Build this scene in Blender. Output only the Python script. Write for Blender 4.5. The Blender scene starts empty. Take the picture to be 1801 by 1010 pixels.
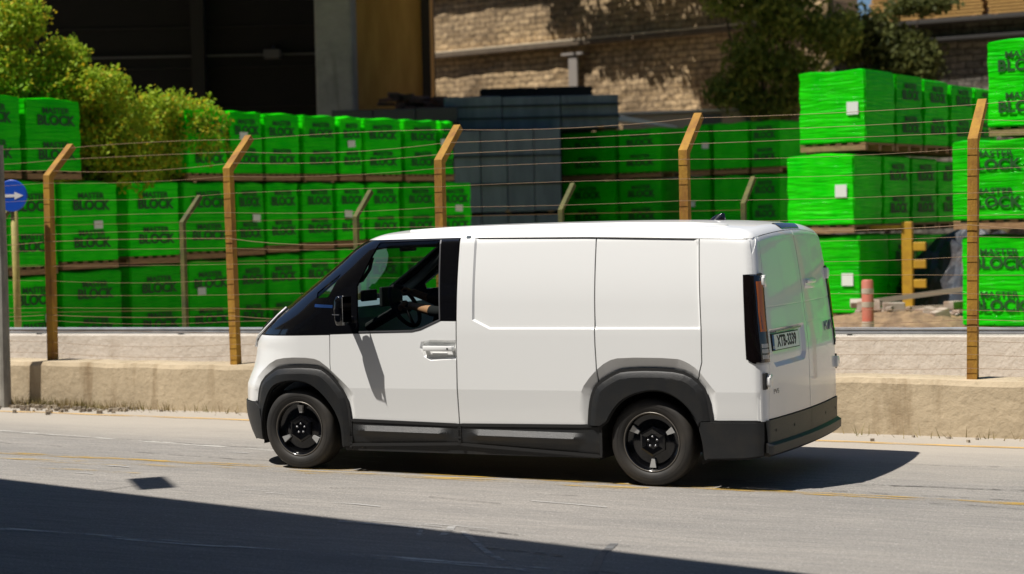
import bpy, bmesh, math, random
import numpy as np
from mathutils import Vector, Matrix
from mathutils.geometry import delaunay_2d_cdt
SC = bpy.context.scene
COL = SC.collection
R = math.radians
rnd = random.Random(7)
# ---------------------------------------------------------------- camera
CAMP = Vector((7.6735, -11.6983, 1.9359))
F = Vector((-0.440395, 0.897005, -0.037871)); RT = Vector((0.897799, 0.439853, -0.022064)); UP = Vector((0.003134, 0.043718, 0.999039))
cd = bpy.data.cameras.new('camera'); cam = bpy.data.objects.new('camera', cd); COL.objects.link(cam)
M = Matrix((RT, UP, -F)).transposed().to_4x4(); M.translation = CAMP
cam.matrix_world = M
cd.sensor_width = 36; cd.lens = 61.967; cd.clip_end = 2000
cd.dof.use_dof = True; cd.dof.focus_distance = 13.4; cd.dof.aperture_fstop = 1.7
SC.camera = cam
# ---------------------------------------------------------------- sun and sky
SUN = Vector((-0.355, -0.37, 1.0)).normalized()
elev = math.asin(SUN.z); az = math.atan2(SUN.x, SUN.y)
w = bpy.data.worlds.new("World"); SC.world = w; w.use_nodes = True
nt = w.node_tree; bg = nt.nodes['Background']; sky = nt.nodes.new('ShaderNodeTexSky')
sky.sky_type = 'NISHITA'; sky.sun_disc = False; sky.sun_elevation = elev; sky.sun_rotation = az
sky.air_density = 1.0; sky.dust_density = 0.2; sky.ozone_density = 8.0
nt.links.new(sky.outputs[0], bg.inputs[0]); bg.inputs[1].default_value = 0.05
ld = bpy.data.lights.new('sun', 'SUN'); ld.energy = 5.0; ld.angle = R(0.5); ld.color = (1.0, 0.95, 0.88)
lo = bpy.data.objects.new('sun', ld); COL.objects.link(lo)
lo.rotation_euler = (-SUN).to_track_quat('-Z', 'Y').to_euler(); lo.location = (0, -20, 30)
SC.view_settings.view_transform = 'Standard'; SC.view_settings.look = 'None'; SC.view_settings.exposure = 0.38; SC.view_settings.gamma = 1
try:
    SC.cycles.max_bounces = 8; SC.cycles.transparent_max_bounces = 12; SC.cycles.caustics_reflective = False; SC.cycles.caustics_refractive = False
    SC.cycles.sample_clamp_indirect = 4
except Exception: pass

# ---------------------------------------------------------------- materials
def lin(c):
    if isinstance(c, (int, float)): c = (c, c, c)
    return (c[0], c[1], c[2], 1)
MATS = {}
def mat(name, c, rough=.6, c2=None, scale=5., metal=0., bump=0., bscale=None, coat=0., stretch=(1, 1, 1), thr=(.35, .65), detail=6, spec=.5, rnd_amt=0., croughness=.03):
    if name in MATS: return MATS[name]
    m = bpy.data.materials.new(name); m.use_nodes = True; t = m.node_tree; b = t.nodes['Principled BSDF']
    b.inputs['Base Color'].default_value = lin(c); b.inputs['Roughness'].default_value = rough; b.inputs['Metallic'].default_value = metal
    b.inputs['Specular IOR Level'].default_value = spec
    if coat: b.inputs['Coat Weight'].default_value = coat; b.inputs['Coat Roughness'].default_value = croughness
    N = t.nodes.new; L = t.links.new
    tc = N('ShaderNodeTexCoord'); mp = N('ShaderNodeMapping'); L(tc.outputs['Object'], mp.inputs[0]); mp.inputs['Scale'].default_value = stretch
    col = None
    if c2 is not None:
        n = N('ShaderNodeTexNoise'); n.inputs['Scale'].default_value = scale; n.inputs['Detail'].default_value = detail; n.inputs['Roughness'].default_value = .62; L(mp.outputs[0], n.inputs[0])
        mr = N('ShaderNodeMapRange'); mr.inputs[1].default_value = thr[0]; mr.inputs[2].default_value = thr[1]; L(n.outputs['Fac'], mr.inputs[0])
        mx = N('ShaderNodeMix'); mx.data_type = 'RGBA'; mx.inputs[6].default_value = lin(c); mx.inputs[7].default_value = lin(c2); L(mr.outputs[0], mx.inputs[0])
        col = mx.outputs[2]; L(col, b.inputs['Base Color'])
    if rnd_amt:
        oi = N('ShaderNodeObjectInfo'); mr2 = N('ShaderNodeMapRange'); mr2.inputs[3].default_value = 1 - rnd_amt; mr2.inputs[4].default_value = 1 + rnd_amt
        L(oi.outputs['Random'], mr2.inputs[0]); mm = N('ShaderNodeMix'); mm.data_type = 'RGBA'; mm.blend_type = 'MULTIPLY'; mm.inputs[0].default_value = 1
        if col: L(col, mm.inputs[6])
        else: mm.inputs[6].default_value = lin(c)
        L(mr2.outputs[0], mm.inputs[7]); L(mm.outputs[2], b.inputs['Base Color'])
    if bump:
        n2 = N('ShaderNodeTexNoise'); n2.inputs['Scale'].default_value = bscale or scale * 4; n2.inputs['Detail'].default_value = 8; L(mp.outputs[0], n2.inputs[0])
        bp = N('ShaderNodeBump'); bp.inputs['Strength'].default_value = bump; bp.inputs['Distance'].default_value = .02; L(n2.outputs['Fac'], bp.inputs['Height']); L(bp.outputs[0], b.inputs['Normal'])
    MATS[name] = m; return m
def glassmat(name, tint, gloss=1.0, rough=.0):
    m = bpy.data.materials.new(name); m.use_nodes = True; t = m.node_tree; t.nodes.clear(); N = t.nodes.new; L = t.links.new
    o = N('ShaderNodeOutputMaterial'); tr = N('ShaderNodeBsdfTransparent'); tr.inputs[0].default_value = lin(tint)
    gl = N('ShaderNodeBsdfGlossy'); gl.inputs['Roughness'].default_value = rough; gl.inputs[0].default_value = lin(gloss)
    fr = N('ShaderNodeFresnel'); ge = N('ShaderNodeNewGeometry'); io = N('ShaderNodeMapRange'); io.inputs[3].default_value = 1.5; io.inputs[4].default_value = 1 / 1.5; L(ge.outputs['Backfacing'], io.inputs[0]); L(io.outputs[0], fr.inputs[0]); mx = N('ShaderNodeMixShader')
    L(fr.outputs[0], mx.inputs[0]); L(tr.outputs[0], mx.inputs[1]); L(gl.outputs[0], mx.inputs[2]); L(mx.outputs[0], o.inputs[0])
    return m
WHITE = mat('white_paint', (.82, .825, .81), .30, coat=.65)
CLAD = mat('cladding_plastic', (.011, .012, .013), .46, c2=(.022, .020, .017), scale=7, thr=(.45, .8), bump=.15, bscale=900)
GBLACK = mat('gloss_black', (.004, .004, .005), .12, coat=1.0)
SEAL = mat('rubber_seal', .008, .7)
DARK = mat('underbody_black', .006, .8)
TYRE = mat('tyre_rubber', (.014, .013, .012), .62, c2=(.05, .042, .032), scale=3, thr=(.4, .8))
RIMB = mat('rim_gloss_black', (.003, .003, .0035), .14, coat=.5, spec=.3)
RIMS = mat('rim_machined_silver', (.42, .42, .41), .4, metal=.35)
LINING = mat('cabin_lining_grey', (.16, .20, .24), .6)
DASH = mat('dashboard_blue_grey', (.28, .36, .44), .5)
SEATM = mat('seat_fabric_black', (.012, .012, .013), .85)
CHROME = mat('trim_grey', (.25, .25, .26), .3, metal=.7)
GLASS = glassmat('tinted_glass', (.72, .77, .74))
WGLASS = glassmat('windscreen_glass', (.66, .74, .70))
LENS = mat('smoked_lens', (.006, .004, .004), .06, coat=1.0)
ORANGE = mat('amber_lens', (.55, .13, .008), .3, coat=.3)
CLEAR = mat('clear_lens', (.45, .43, .40), .2, coat=1.0)
PLATE = mat('plate_white', (.86, .87, .82), .35); PBLUE = mat('plate_blue', (.01, .06, .30), .4); INK = mat('black_ink', .006, .6)
SKIN = mat('skin', (.62, .31, .17), .5); HAIR = mat('hair_dark', (.02, .013, .008), .7); CLOTH = mat('black_cloth', (.010, .010, .012), .9)

# ---------------------------------------------------------------- object helpers
def mesh_from(name, V, Fc, mats, smooth=True, normals=None, mi=None):
    me = bpy.data.meshes.new(name)
    me.from_pydata([tuple(map(float, v)) for v in V], [], [tuple(map(int, f)) for f in Fc])
    for m in (mats if isinstance(mats, (list, tuple)) else [mats]): me.materials.append(m)
    if smooth: me.polygons.foreach_set('use_smooth', [True] * len(me.polygons))
    if mi is not None: me.polygons.foreach_set('material_index', mi)
    if normals is not None:
        me.normals_split_custom_set([tuple(map(float, n)) for n in normals])
    me.update(); return me
def link(name, me, parent=None, loc=None):
    o = bpy.data.objects.new(name, me); COL.objects.link(o)
    if loc is not None: o.location = loc
    if parent is not None: o.parent = parent
    return o
def empty(name, loc, label, cat, group=None, rz=0.):
    o = bpy.data.objects.new(name, None); COL.objects.link(o); o.location = loc; o.rotation_euler = (0, 0, rz)
    o['label'] = label; o['category'] = cat
    if group: o['group'] = group
    return o
def tag(o, label, cat, group=None, kind=None):
    o['label'] = label; o['category'] = cat
    if group: o['group'] = group
    if kind: o['kind'] = kind
    return o
def struct(o): o['kind'] = 'structure'; return o
class MB:
    def __init__(s): s.v = []; s.f = []
    def add(s, V, Fc):
        n = len(s.v); s.v += [tuple(v) for v in V]; s.f += [tuple(i + n for i in f) for f in Fc]; return s
    def box(s, c, d, rot=None, bev=0., top=None):
        x, y, z = d[0] / 2, d[1] / 2, d[2] / 2
        if bev > 0:
            bm = bmesh.new(); bmesh.ops.create_cube(bm, size=1)
            for v in bm.verts:
                k = 1.
                if top is not None and v.co.z > 0: k = top
                v.co = Vector((v.co.x * d[0] * k, v.co.y * d[1] * k, v.co.z * d[2]))
            bmesh.ops.bevel(bm, geom=list(bm.edges), offset=bev, segments=2, affect='EDGES', profile=.5)
            V = [v.co.copy() for v in bm.verts]; bm.verts.index_update(); Fc = [[v.index for v in f.verts] for f in bm.faces]; bm.free()
        else:
            k = top if top is not None else 1.
            V = [Vector((sx * x * (k if sz > 0 else 1), sy * y * (k if sz > 0 else 1), sz * z)) for sz in (-1, 1) for sy in (-1, 1) for sx in (-1, 1)]
            Fc = [(0, 2, 3, 1), (4, 5, 7, 6), (0, 1, 5, 4), (1, 3, 7, 5), (3, 2, 6, 7), (2, 0, 4, 6)]
        if rot is not None: V = [rot @ v for v in V]
        c = Vector(c); return s.add([v + c for v in V], Fc)
    def tube(s, pts, rad, n=8, cap=True):
        pts = [Vector(p) for p in pts]; k = len(pts)
        rads = rad if isinstance(rad, (list, tuple)) else [rad] * k
        prev = None; V = []
        for i, p in enumerate(pts):
            t = (pts[min(i + 1, k - 1)] - pts[max(i - 1, 0)]).normalized()
            if prev is None: a = t.orthogonal().normalized()
            else: a = (prev - t * prev.dot(t)).normalized()
            prev = a; b = t.cross(a)
            for j in range(n):
                q = 2 * math.pi * j / n; V.append(p + (a * math.cos(q) + b * math.sin(q)) * rads[i])
        Fc = [(i * n + j, i * n + (j + 1) % n, (i + 1) * n + (j + 1) % n, (i + 1) * n + j) for i in range(k - 1) for j in range(n)]
        if cap: Fc += [tuple(range(n - 1, -1, -1)), tuple((k - 1) * n + j for j in range(n))]
        return s.add(V, Fc)
    def lathe(s, prof, c=(0, 0, 0), axis='Y', n=48, close=False):
        V = []; c = Vector(c); k = len(prof)
        for j in range(n):
            q = 2 * math.pi * j / n
            for (r, h) in prof:
                V.append(c + (Vector((r * math.cos(q), h, r * math.sin(q))) if axis == 'Y' else Vector((r * math.cos(q), r * math.sin(q), h))))
        Fc = []
        for j in range(n):
            for i in range(k - 1 if not close else k):
                a = j * k + i; b = j * k + (i + 1) % k; c2 = ((j + 1) % n) * k + (i + 1) % k; d = ((j + 1) % n) * k + i
                Fc.append((a, b, c2, d))
        return s.add(V, Fc)
    def prism(s, poly, f, d):
        """poly 2D list -> f(p, t) for t in 0,1"""
        n = len(poly); V = [f(p, 0) for p in poly] + [f(p, 1) for p in poly]
        Fc = [tuple(range(n)), tuple(range(2 * n - 1, n - 1, -1))] + [(i, i + n, (i + 1) % n + n, (i + 1) % n) for i in range(n)]
        return s.add(V, Fc)
    def build(s, name, m, parent=None, smooth=False, loc=None, angle=None):
        me = mesh_from(name, s.v, s.f, m, smooth)
        bm = bmesh.new(); bm.from_mesh(me); bmesh.ops.recalc_face_normals(bm, faces=bm.faces); bm.to_mesh(me); bm.free()
        if smooth and angle is not None:
            me.set_sharp_from_angle(angle=R(angle))
        return link(name, me, parent, loc)
def text_mesh(body, size, depth=.001, sx=1., bold=0.):
    cu = bpy.data.curves.new('t', 'FONT'); cu.body = body; cu.size = size; cu.align_x = 'CENTER'; cu.align_y = 'CENTER'; cu.extrude = depth; cu.resolution_u = 3; cu.offset = bold
    o = bpy.data.objects.new('t', cu); COL.objects.link(o); bpy.context.view_layer.update()
    me = bpy.data.meshes.new_from_object(o.evaluated_get(bpy.context.evaluated_depsgraph_get()))
    V = [(v.co.x * sx, v.co.y, v.co.z) for v in me.vertices]; Fc = [tuple(p.vertices) for p in me.polygons]
    bpy.data.objects.remove(o); bpy.data.meshes.remove(me); bpy.data.curves.remove(cu)
    return V, Fc

# ================================================================= VAN BODY SURFACE
YC = .9475
def interp(z, zs, vs):
    zs = np.array(zs, float); vs = np.array(vs, float); z = np.asarray(z, float)
    h = np.diff(zs); d = np.diff(vs) / h; m = np.zeros(len(zs)); m[0] = d[0]; m[-1] = d[-1]
    for i in range(1, len(zs) - 1): m[i] = 0 if d[i - 1] * d[i] <= 0 else (h[i - 1] + h[i]) / (h[i - 1] / d[i] + h[i] / d[i - 1])
    i = np.clip(np.searchsorted(zs, z) - 1, 0, len(zs) - 2); t = (z - zs[i]) / h[i]; tc = np.clip(t, 0, 1)
    r = (2 * tc**3 - 3 * tc**2 + 1) * vs[i] + (tc**3 - 2 * tc**2 + tc) * h[i] * m[i] + (-2 * tc**3 + 3 * tc**2) * vs[i + 1] + (tc**3 - tc**2) * h[i] * m[i + 1]
    return r + np.where(t > 1, (t - 1) * h[i] * m[i + 1], 0) + np.where(t < 0, t * h[i] * m[i], 0)
def rint(a, b, r): return np.minimum(-r, np.maximum(a, b)) + np.hypot(np.maximum(r + a, 0), np.maximum(r + b, 0))
FZ = [.15, .30, .45, .62, .72, .80, .92, 1.02, 1.10, 1.30, 1.60, 1.80, 1.93]
FX = [-.66, -.74, -.775, -.775, -.735, -.695, -.668, -.64, -.575, -.275, .17, .445, .66]
def hw(x, z):
    t = interp(z, [.2, .45, .75, 1.08, 1.30, 1.8, 1.95], [.944, .946, .9475, .944, .930, .850, .815])
    return t - .03 * np.clip((x - 3.1) / .8, 0, 1)**2 - .025 * np.clip((.3 - x) / 1.0, 0, 1)**2
def topf(x, y):
    wd = np.abs(y - YC); return interp(x, [-.2, .3, .8, 1.4, 2.5, 3.3, 3.9], [1.74, 1.825, 1.884, 1.906, 1.914, 1.900, 1.855]) - .055 * (wd / .85)**2.5
def rearf(y, z):
    wd = np.abs(y - YC); return interp(z, [.2, .5, .9, 1.2, 1.6, 1.9], [3.90, 3.905, 3.90, 3.872, 3.825, 3.775]) - .05 * (wd / .9)**2
def sbody(x, y, z):
    wd = np.abs(y - YC); s = wd - hw(x, z); fr = (interp(z, FZ, FX) + .10 * (wd / .9)**2 - x) * .8
    rf = interp(z, [.2, .9, 1.2, 1.9], [.50, .50, .40, .22])
    u = rint(s, fr, rf); u = rint(u, x - rearf(y, z), .07); return rint(u, z - topf(x, y), .09)
def bis(f, a, b):
    a = np.array(a, float); b = np.array(b, float)
    for _ in range(30):
        m = (a + b) / 2; o = f(m) > 0; a = np.where(o, m, a); b = np.where(o, b, m)
    return (a + b) / 2
def m_side(p):
    x, z = p[:, 0], p[:, 1]; y = bis(lambda t: sbody(x, t, z), np.full(len(x), -.2), np.full(len(x), YC)); return np.stack([x, y, z], 1)
def m_front(p):
    y, z = p[:, 0], p[:, 1]; x = bis(lambda t: sbody(t, y, z), np.full(len(y), -1.5), np.full(len(y), 2.)); return np.stack([x, y, z], 1)
def m_rear(p):
    y, z = p[:, 0], p[:, 1]; x = bis(lambda t: sbody(t, y, z), np.full(len(y), 4.5), np.full(len(y), 2.5)); return np.stack([x, y, z], 1)
def m_roof(p):
    x, th = p[:, 0], p[:, 1]; s, c = np.sin(th), np.cos(th)
    r = bis(lambda t: sbody(x, YC + t * s, 1.2 + t * c), np.full(len(x), 2.), np.zeros(len(x))); return np.stack([x, YC + r * s, 1.2 + r * c], 1)
MAPS = dict(side=m_side, front=m_front, rear=m_rear, roof=m_roof)
def grad(P):
    e = 1e-4; x, y, z = P.T
    g = np.stack([sbody(x + e, y, z) - sbody(x - e, y, z), sbody(x, y + e, z) - sbody(x, y - e, z), sbody(x, y, z + e) - sbody(x, y, z - e)], 1)
    return g / np.linalg.norm(g, axis=1)[:, None]
def inpoly(P, poly):
    poly = np.array(poly); x, y = P[:, 0], P[:, 1]; r = np.zeros(len(P), bool); n = len(poly)
    for i in range(n):
        a, b = poly[i], poly[i - 1]
        c = (a[1] > y) != (b[1] > y)
        with np.errstate(divide='ignore', invalid='ignore'): xs = (b[0] - a[0]) * (y - a[1]) / (b[1] - a[1] + 1e-30) + a[0]
        r ^= c & (x < xs)
    return r
def dist(P, line, closed=False):
    L = [np.array(q, float) for q in line]
    if closed: L = L + [L[0]]
    d = np.full(len(P), 9.)
    for a, b in zip(L[:-1], L[1:]):
        ab = b - a; t = np.clip(((P - a) @ ab) / (ab @ ab + 1e-12), 0, 1); d = np.minimum(d, np.linalg.norm(P - (a + t[:, None] * ab), axis=1))
    return d
def offs(poly, d):
    P = np.array(poly, float); n = len(P); A = sum(P[i - 1][0] * P[i][1] - P[i][0] * P[i - 1][1] for i in range(n)); sg = 1 if A > 0 else -1
    out = []
    for i in range(n):
        a, b, c = P[i - 1], P[i], P[(i + 1) % n]; u = (b - a) / (np.linalg.norm(b - a) + 1e-12); v = (c - b) / (np.linalg.norm(c - b) + 1e-12)
        n1 = np.array([-u[1], u[0]]) * sg; n2 = np.array([-v[1], v[0]]) * sg; m = n1 + n2; k = max(1 + n1 @ n2, .35)
        out.append(b + m * d / k)
    return out
def dens(line, h, closed=True):
    L = [np.array(q, float) for q in line]; out = []
    for i in range(len(L) if closed else len(L) - 1):
        a, b = L[i], L[(i + 1) % len(L)]; n = max(1, int(math.ceil(np.linalg.norm(b - a) / h)))
        out += [a + (b - a) * k / n for k in range(n)]
    if not closed: out.append(L[-1])
    return out
def smooth_line(pts, k=2):
    """chaikin corner cutting that keeps the end points"""
    P = [np.array(p, float) for p in pts]
    for _ in range(k):
        Q = [P[0]]
        for a, b in zip(P[:-1], P[1:]): Q += [a * .75 + b * .25, a * .25 + b * .75]
        Q.append(P[-1]); P = Q
    return [tuple(p) for p in P]
def flip(r_):
    V, Fc, LN = r_[0].copy(), r_[1], r_[2].copy(); V[:, 1] = 2 * YC - V[:, 1]; LN[:, 1] *= -1; o = []; k = 0
    for f in Fc: o += list(LN[k:k + len(f)][::-1]); k += len(f)
    return V, [f[::-1] for f in Fc], np.array(o)
def sheet(param, poly, off=0., det=None, holes=(), h=.035, extra=(), gap=.0025, rim=.014, mirror=False, eh=None):
    """returns (V, F, N): a curved panel cut to the outline poly on the body surface"""
    fm = MAPS[param]; eh = eh or h * .6
    def full(p):
        P = fm(p); n = grad(P); o = off(p) if callable(off) else off
        if det is not None: o = o - det(p)
        o = np.asarray(o) * np.ones(len(p)); return P + n * o[:, None]
    loops = [dens(offs(poly, gap) if gap else poly, eh)] + [dens(offs(q, -gap) if gap else q, eh) for q in holes]
    pts = []; edges = []
    for lp in loops:
        n0 = len(pts); pts += lp; edges += [(n0 + i, n0 + (i + 1) % len(lp)) for i in range(len(lp))]
    nb = len(pts)
    outer = np.array(loops[0])
    for ln in extra:
        dl = dens(ln, eh, False); A = np.array(dl); ok = inpoly(A, outer)
        for q in holes: ok &= ~inpoly(A, np.array(q))
        ok &= dist(A, outer, True) > .004
        idx = {}
        for i in range(len(dl)):
            if ok[i]: idx[i] = len(pts); pts.append(dl[i])
        edges += [(idx[i], idx[i + 1]) for i in range(len(dl) - 1) if i in idx and i + 1 in idx]
    mn, mx = outer.min(0), outer.max(0); G = []
    nx = max(2, int((mx[0] - mn[0]) / h)); ny = max(2, int((mx[1] - mn[1]) / h))
    gx, gy = np.meshgrid(np.linspace(mn[0], mx[0], nx + 1), np.linspace(mn[1], mx[1], ny + 1)); g = np.stack([gx.ravel(), gy.ravel()], 1)
    ok = inpoly(g, outer) & (dist(g, outer, True) > h * .35)
    for lp in loops[1:]: ok &= ~inpoly(g, np.array(lp)) & (dist(g, lp, True) > h * .35)
    for ln in extra: ok &= dist(g, ln) > h * .3
    pts += list(g[ok])
    r = delaunay_2d_cdt([Vector((float(p[0]), float(p[1]))) for p in pts], edges, [], 0, 1e-7)
    P2 = np.array([(v.x, v.y) for v in r[0]]); T = np.array([f for f in r[2] if len(f) == 3])
    cen = P2[T].mean(1); ok = inpoly(cen, outer)
    for lp in loops[1:]: ok &= ~inpoly(cen, np.array(lp))
    T = T[ok]
    V = full(P2); N = grad(fm(P2))
    # orient triangles
    tn = np.cross(V[T[:, 1]] - V[T[:, 0]], V[T[:, 2]] - V[T[:, 0]]); bad = (tn * N[T].mean(1)).sum(1) < 0; T[bad] = T[bad][:, ::-1]
    if det is not None or callable(off):
        # a normal for every face corner, taken just inside its face, so that creases stay crisp
        Q = P2[T]; Q = (Q + (Q.mean(1, keepdims=True) - Q) * .25).reshape(-1, 2); e = 6e-4
        A0 = full(Q); CN = np.cross(full(Q + [e, 0]) - A0, full(Q + [0, e]) - A0); CN /= np.linalg.norm(CN, axis=1)[:, None] + 1e-12
        CN[(CN * grad(fm(Q))).sum(1) < 0] *= -1
    else: CN = N[T].reshape(-1, 3)
    LN = list(CN)
    V = list(V); N = list(N); Fc = [tuple(t) for t in T]
    if rim:
        from collections import Counter
        ec = Counter(); dr = {}
        for t in Fc:
            for a, b in ((t[0], t[1]), (t[1], t[2]), (t[2], t[0])):
                k = (min(a, b), max(a, b)); ec[k] += 1; dr[k] = (a, b)
        for k, c in ec.items():
            if c == 1:
                a, b = dr[k]; n0 = len(V); nn = np.cross(V[b] - V[a], N[a]); nn /= np.linalg.norm(nn) + 1e-12
                V += [V[a], V[b], V[b] - N[b] * rim, V[a] - N[a] * rim]; N += [nn] * 4; LN += [nn] * 4; Fc.append((n0 + 1, n0, n0 + 3, n0 + 2))
    r_ = (np.array(V), Fc, np.array(LN))
    return flip(r_) if mirror else r_
def panel(name, m, parent, parts, mi=None):
    V = []; Fc = []; N = []; idx = []; n = 0
    for k, (v, f, nn) in enumerate(parts):
        V += list(v); N += list(nn); Fc += [tuple(i + n for i in q) for q in f]; n += len(v); idx += [mi[k] if mi else 0] * len(f)
    return link(name, mesh_from(name, V, Fc, m, True, N, idx), parent)
def ribbon(param, line, wd=.012, off=-.013, det=None, closed=True, mirror=False):
    fm = MAPS[param]; L = dens(line, .03, closed); n = len(L); A = []; B = []
    for i in range(n):
        a = L[i - 1] if (i > 0 or closed) else L[i]; b = L[(i + 1) % n] if (i < n - 1 or closed) else L[i]
        t = (b - a) / (np.linalg.norm(b - a) + 1e-9); q = np.array([-t[1], t[0]]) * wd; A.append(L[i] + q); B.append(L[i] - q)
    P = np.array(A + B); S = fm(P); o = off - (det(P) if det is not None else 0); S = S + grad(S) * (np.asarray(o) * np.ones(len(P)))[:, None]
    if mirror: S[:, 1] = 2 * YC - S[:, 1]
    Fc = [(i, (i + 1) % n, (i + 1) % n + n, i + n) for i in range(n if closed else n - 1)]
    Fc = [f for f in Fc if max(np.linalg.norm(S[f[k]] - S[f[k - 1]]) for k in range(4)) < .075 + 0 * wd]
    return S, Fc
# ---- outlines traced on the side (x, z)
ZT = lambda x: float(np.interp(x, [.5, 1.44, 2.5, 3.36, 3.76], [1.800, 1.810, 1.800, 1.776, 1.768]))
def Sx(z, y=.27):
    return float(bis(lambda t: sbody(t, np.full(1, y), np.full(1, z)), np.full(1, -1.5), np.full(1, 2.))[0])
def Rx(z):
    y0 = m_side(np.array([[3.6, z]]))[0, 1]; xs = np.linspace(3.62, 3.89, 200); ys = m_side(np.stack([xs, np.full(200, z)], 1))[:, 1]
    return float(np.interp(y0 + .028, ys, xs)), float(y0 + .028)
def Yd(z): return float(np.interp(z, [.5, .9, 1.28, 1.79, 1.83], [.095, .125, .145, .225, .24]))
RARCH = smooth_line([(2.522, .43), (2.534, .575), (2.556, .667), (2.596, .735), (2.721, .811), (2.797, .838), (3.015, .849), (3.239, .839), (3.354, .786), (3.435, .688), (3.464, .488)], 1)
RIN = smooth_line([(2.613, .20), (2.617, .351), (2.698, .538), (2.814, .654), (3.013, .711), (3.16, .688), (3.285, .605), (3.366, .488), (3.408, .327), (3.413, .222)], 2)
RBAND = smooth_line([(2.440, .40), (2.440, .531), (2.466, .686), (2.564, .812), (2.68, .905), (2.788, .932), (3.208, .933), (3.293, .906), (3.376, .851), (3.456, .75), (3.515, .681), (3.522, .45)], 1)
FARCH = smooth_line([(-.445, .515), (-.425, .60), (-.383, .70), (-.238, .785), (-.177, .806), (.017, .819), (.187, .815), (.262, .798), (.352, .728), (.452, .613), (.481, .513), (.494, .391), (.494, .205)], 1)
FIN = smooth_line([(-.385, .20), (-.37, .376), (-.35, .485), (-.258, .645), (-.142, .698), (.013, .715), (.135, .693), (.251, .619), (.362, .49), (.417, .368), (.427, .205)], 2)
FBAND = smooth_line([(-.50, .50), (-.478, .651), (-.433, .737), (-.241, .861), (-.075, .89), (.165, .891), (.26, .859), (.445, .707), (.503, .655), (.56, .60), (.575, .40)], 1)
PRESS = [(1.578, 1.86), (3.335, 1.86), (3.352, 1.765), (3.366, 1.735), (3.397, 1.140), (1.731, 1.127), (1.586, 1.193)]
HPOLY = [(1.135, .981), (1.148, 1.028), (1.219, 1.042), (1.450, 1.042), (1.450, .900), (1.226, .884), (1.168, .915)]
QWIN = [(.405, 1.545), (.320, 1.38), (.305, 1.368), (.196, 1.360), (.192, 1.40)]
GWIN = [(.590, 1.103), (.575, 1.45), (.745, 1.783), (1.283, 1.795), (1.308, 1.198), (1.145, 1.130), (1.067, 1.114)]
def closeB(arch, band): return [tuple(p) for p in arch] + [tuple(p) for p in band[::-1]]
RB_POLY = closeB(RARCH, RBAND); FB_POLY = closeB(FARCH, FBAND)
def det_side(p):
    P = np.asarray(p); d = np.zeros(len(P))
    i = inpoly(P, PRESS); dd = dist(P, PRESS, True); d += np.where(i, .013 * np.clip(dd / .014, 0, 1), 0)
    # soft crown of the pressed panel
    zc = .655 + .0115 * P[:, 0]; low = .08 * np.clip(zc - P[:, 1], 0, .3) * (P[:, 0] > -.5)
    for A, Bn, Q in ((RARCH, RBAND, RB_POLY), (FARCH, FBAND, FB_POLY)):
        ii = inpoly(P, Q); da = dist(P, A); db = dist(P, Bn); low = np.maximum(low, np.where(ii, .034 * db / (da + db + 1e-6), 0))
    i = inpoly(P, HPOLY); d += np.where(i, .020 * np.clip(dist(P, HPOLY, True) / .018, 0, 1), 0) * (P[:, 0] < 1.449)
    return d + low
PRESS_IN = offs(PRESS, .014)
LOWL = [(x, .655 + .0115 * x) for x in np.linspace(-.5, 3.85, 40)]
EX = [PRESS + [PRESS[0]], PRESS_IN + [PRESS_IN[0]], RBAND, FBAND, LOWL]
van = empty('cargo_van', (1.6, YC, 0), 'white electric cargo van with black wheel arches and tinted cab windows, driving along the road', 'van')
van.matrix_parent_inverse = Matrix()
VANP = []
def vp(o):
    VANP.append(o); return o
root = None
sealV = MB()
def side_panel(name, m, poly, off=0., det=det_side, extra=EX, holes=(), h=.035, both=True, seal=True, rim=.014, gap=.0025, label=None):
    out = []
    base = sheet('side', poly, off, det, holes, h, extra, gap, rim, False)
    for mir in ((False, True) if both else (False,)):
        o = panel(name, m, None, [flip(base) if mir else base]); vp(o); out.append(o)
        if seal:
            s, f = ribbon('side', poly, det=det, mirror=mir); sealV.add(s, f)
    return out
Szs = np.linspace(1.80, 1.065, 16)
FEND_F = [(Sx(z), z) for z in np.linspace(.515, 1.055, 12)]
arch_rear_part = [q for q in FARCH if q[0] > .345 and q[1] > .41][::1]
front_part = [q for q in FARCH if q[0] <= .345]
fender = front_part + [(.346, .735), (.335, .793), (.329, .847), (.331, 1.073), (-.29, 1.058)] + FEND_F[::-1]
side_panel('front_fender', WHITE, fender)
fdoor = [(.335, 1.077), (1.066, 1.104), (1.141, 1.117), (1.304, 1.187), (1.448, 1.187), (1.448, .60), (1.450, .404), (.492, .412)] + arch_rear_part[::-1] + [(.350, .731), (.338, .793), (.332, .847)]
doors = side_panel('front_door', WHITE, fdoor, extra=EX + [HPOLY + [HPOLY[0]], list(offs(HPOLY, .018)) + [offs(HPOLY, .018)[0]]], h=.03)
slid = [(1.453, ZT(1.453)), (2.567, ZT(2.567)), (2.575, 1.371), (2.585, 1.019), (2.599, .738)] + [q for q in RARCH if q[0] < 2.597][::-1] + [(2.461, .427), (1.455, .404), (1.453, 1.19)]
side_panel('sliding_door', WHITE, slid)
sp_ = [(2.572, ZT(2.572)), (3.366, ZT(3.366)), (3.399, 1.128), (3.401, .905), (3.374, .803), (3.362, .782)] + [q for q in RARCH if 2.605 < q[0] < 3.355][::-1] + [(2.604, .738), (2.590, 1.019), (2.580, 1.371)]
side_panel('side_panel', WHITE, sp_)
RXs = {z: Rx(z)[0] for z in (1.766, 1.65, 1.52, .90, .80, .65, .49)}
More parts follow.
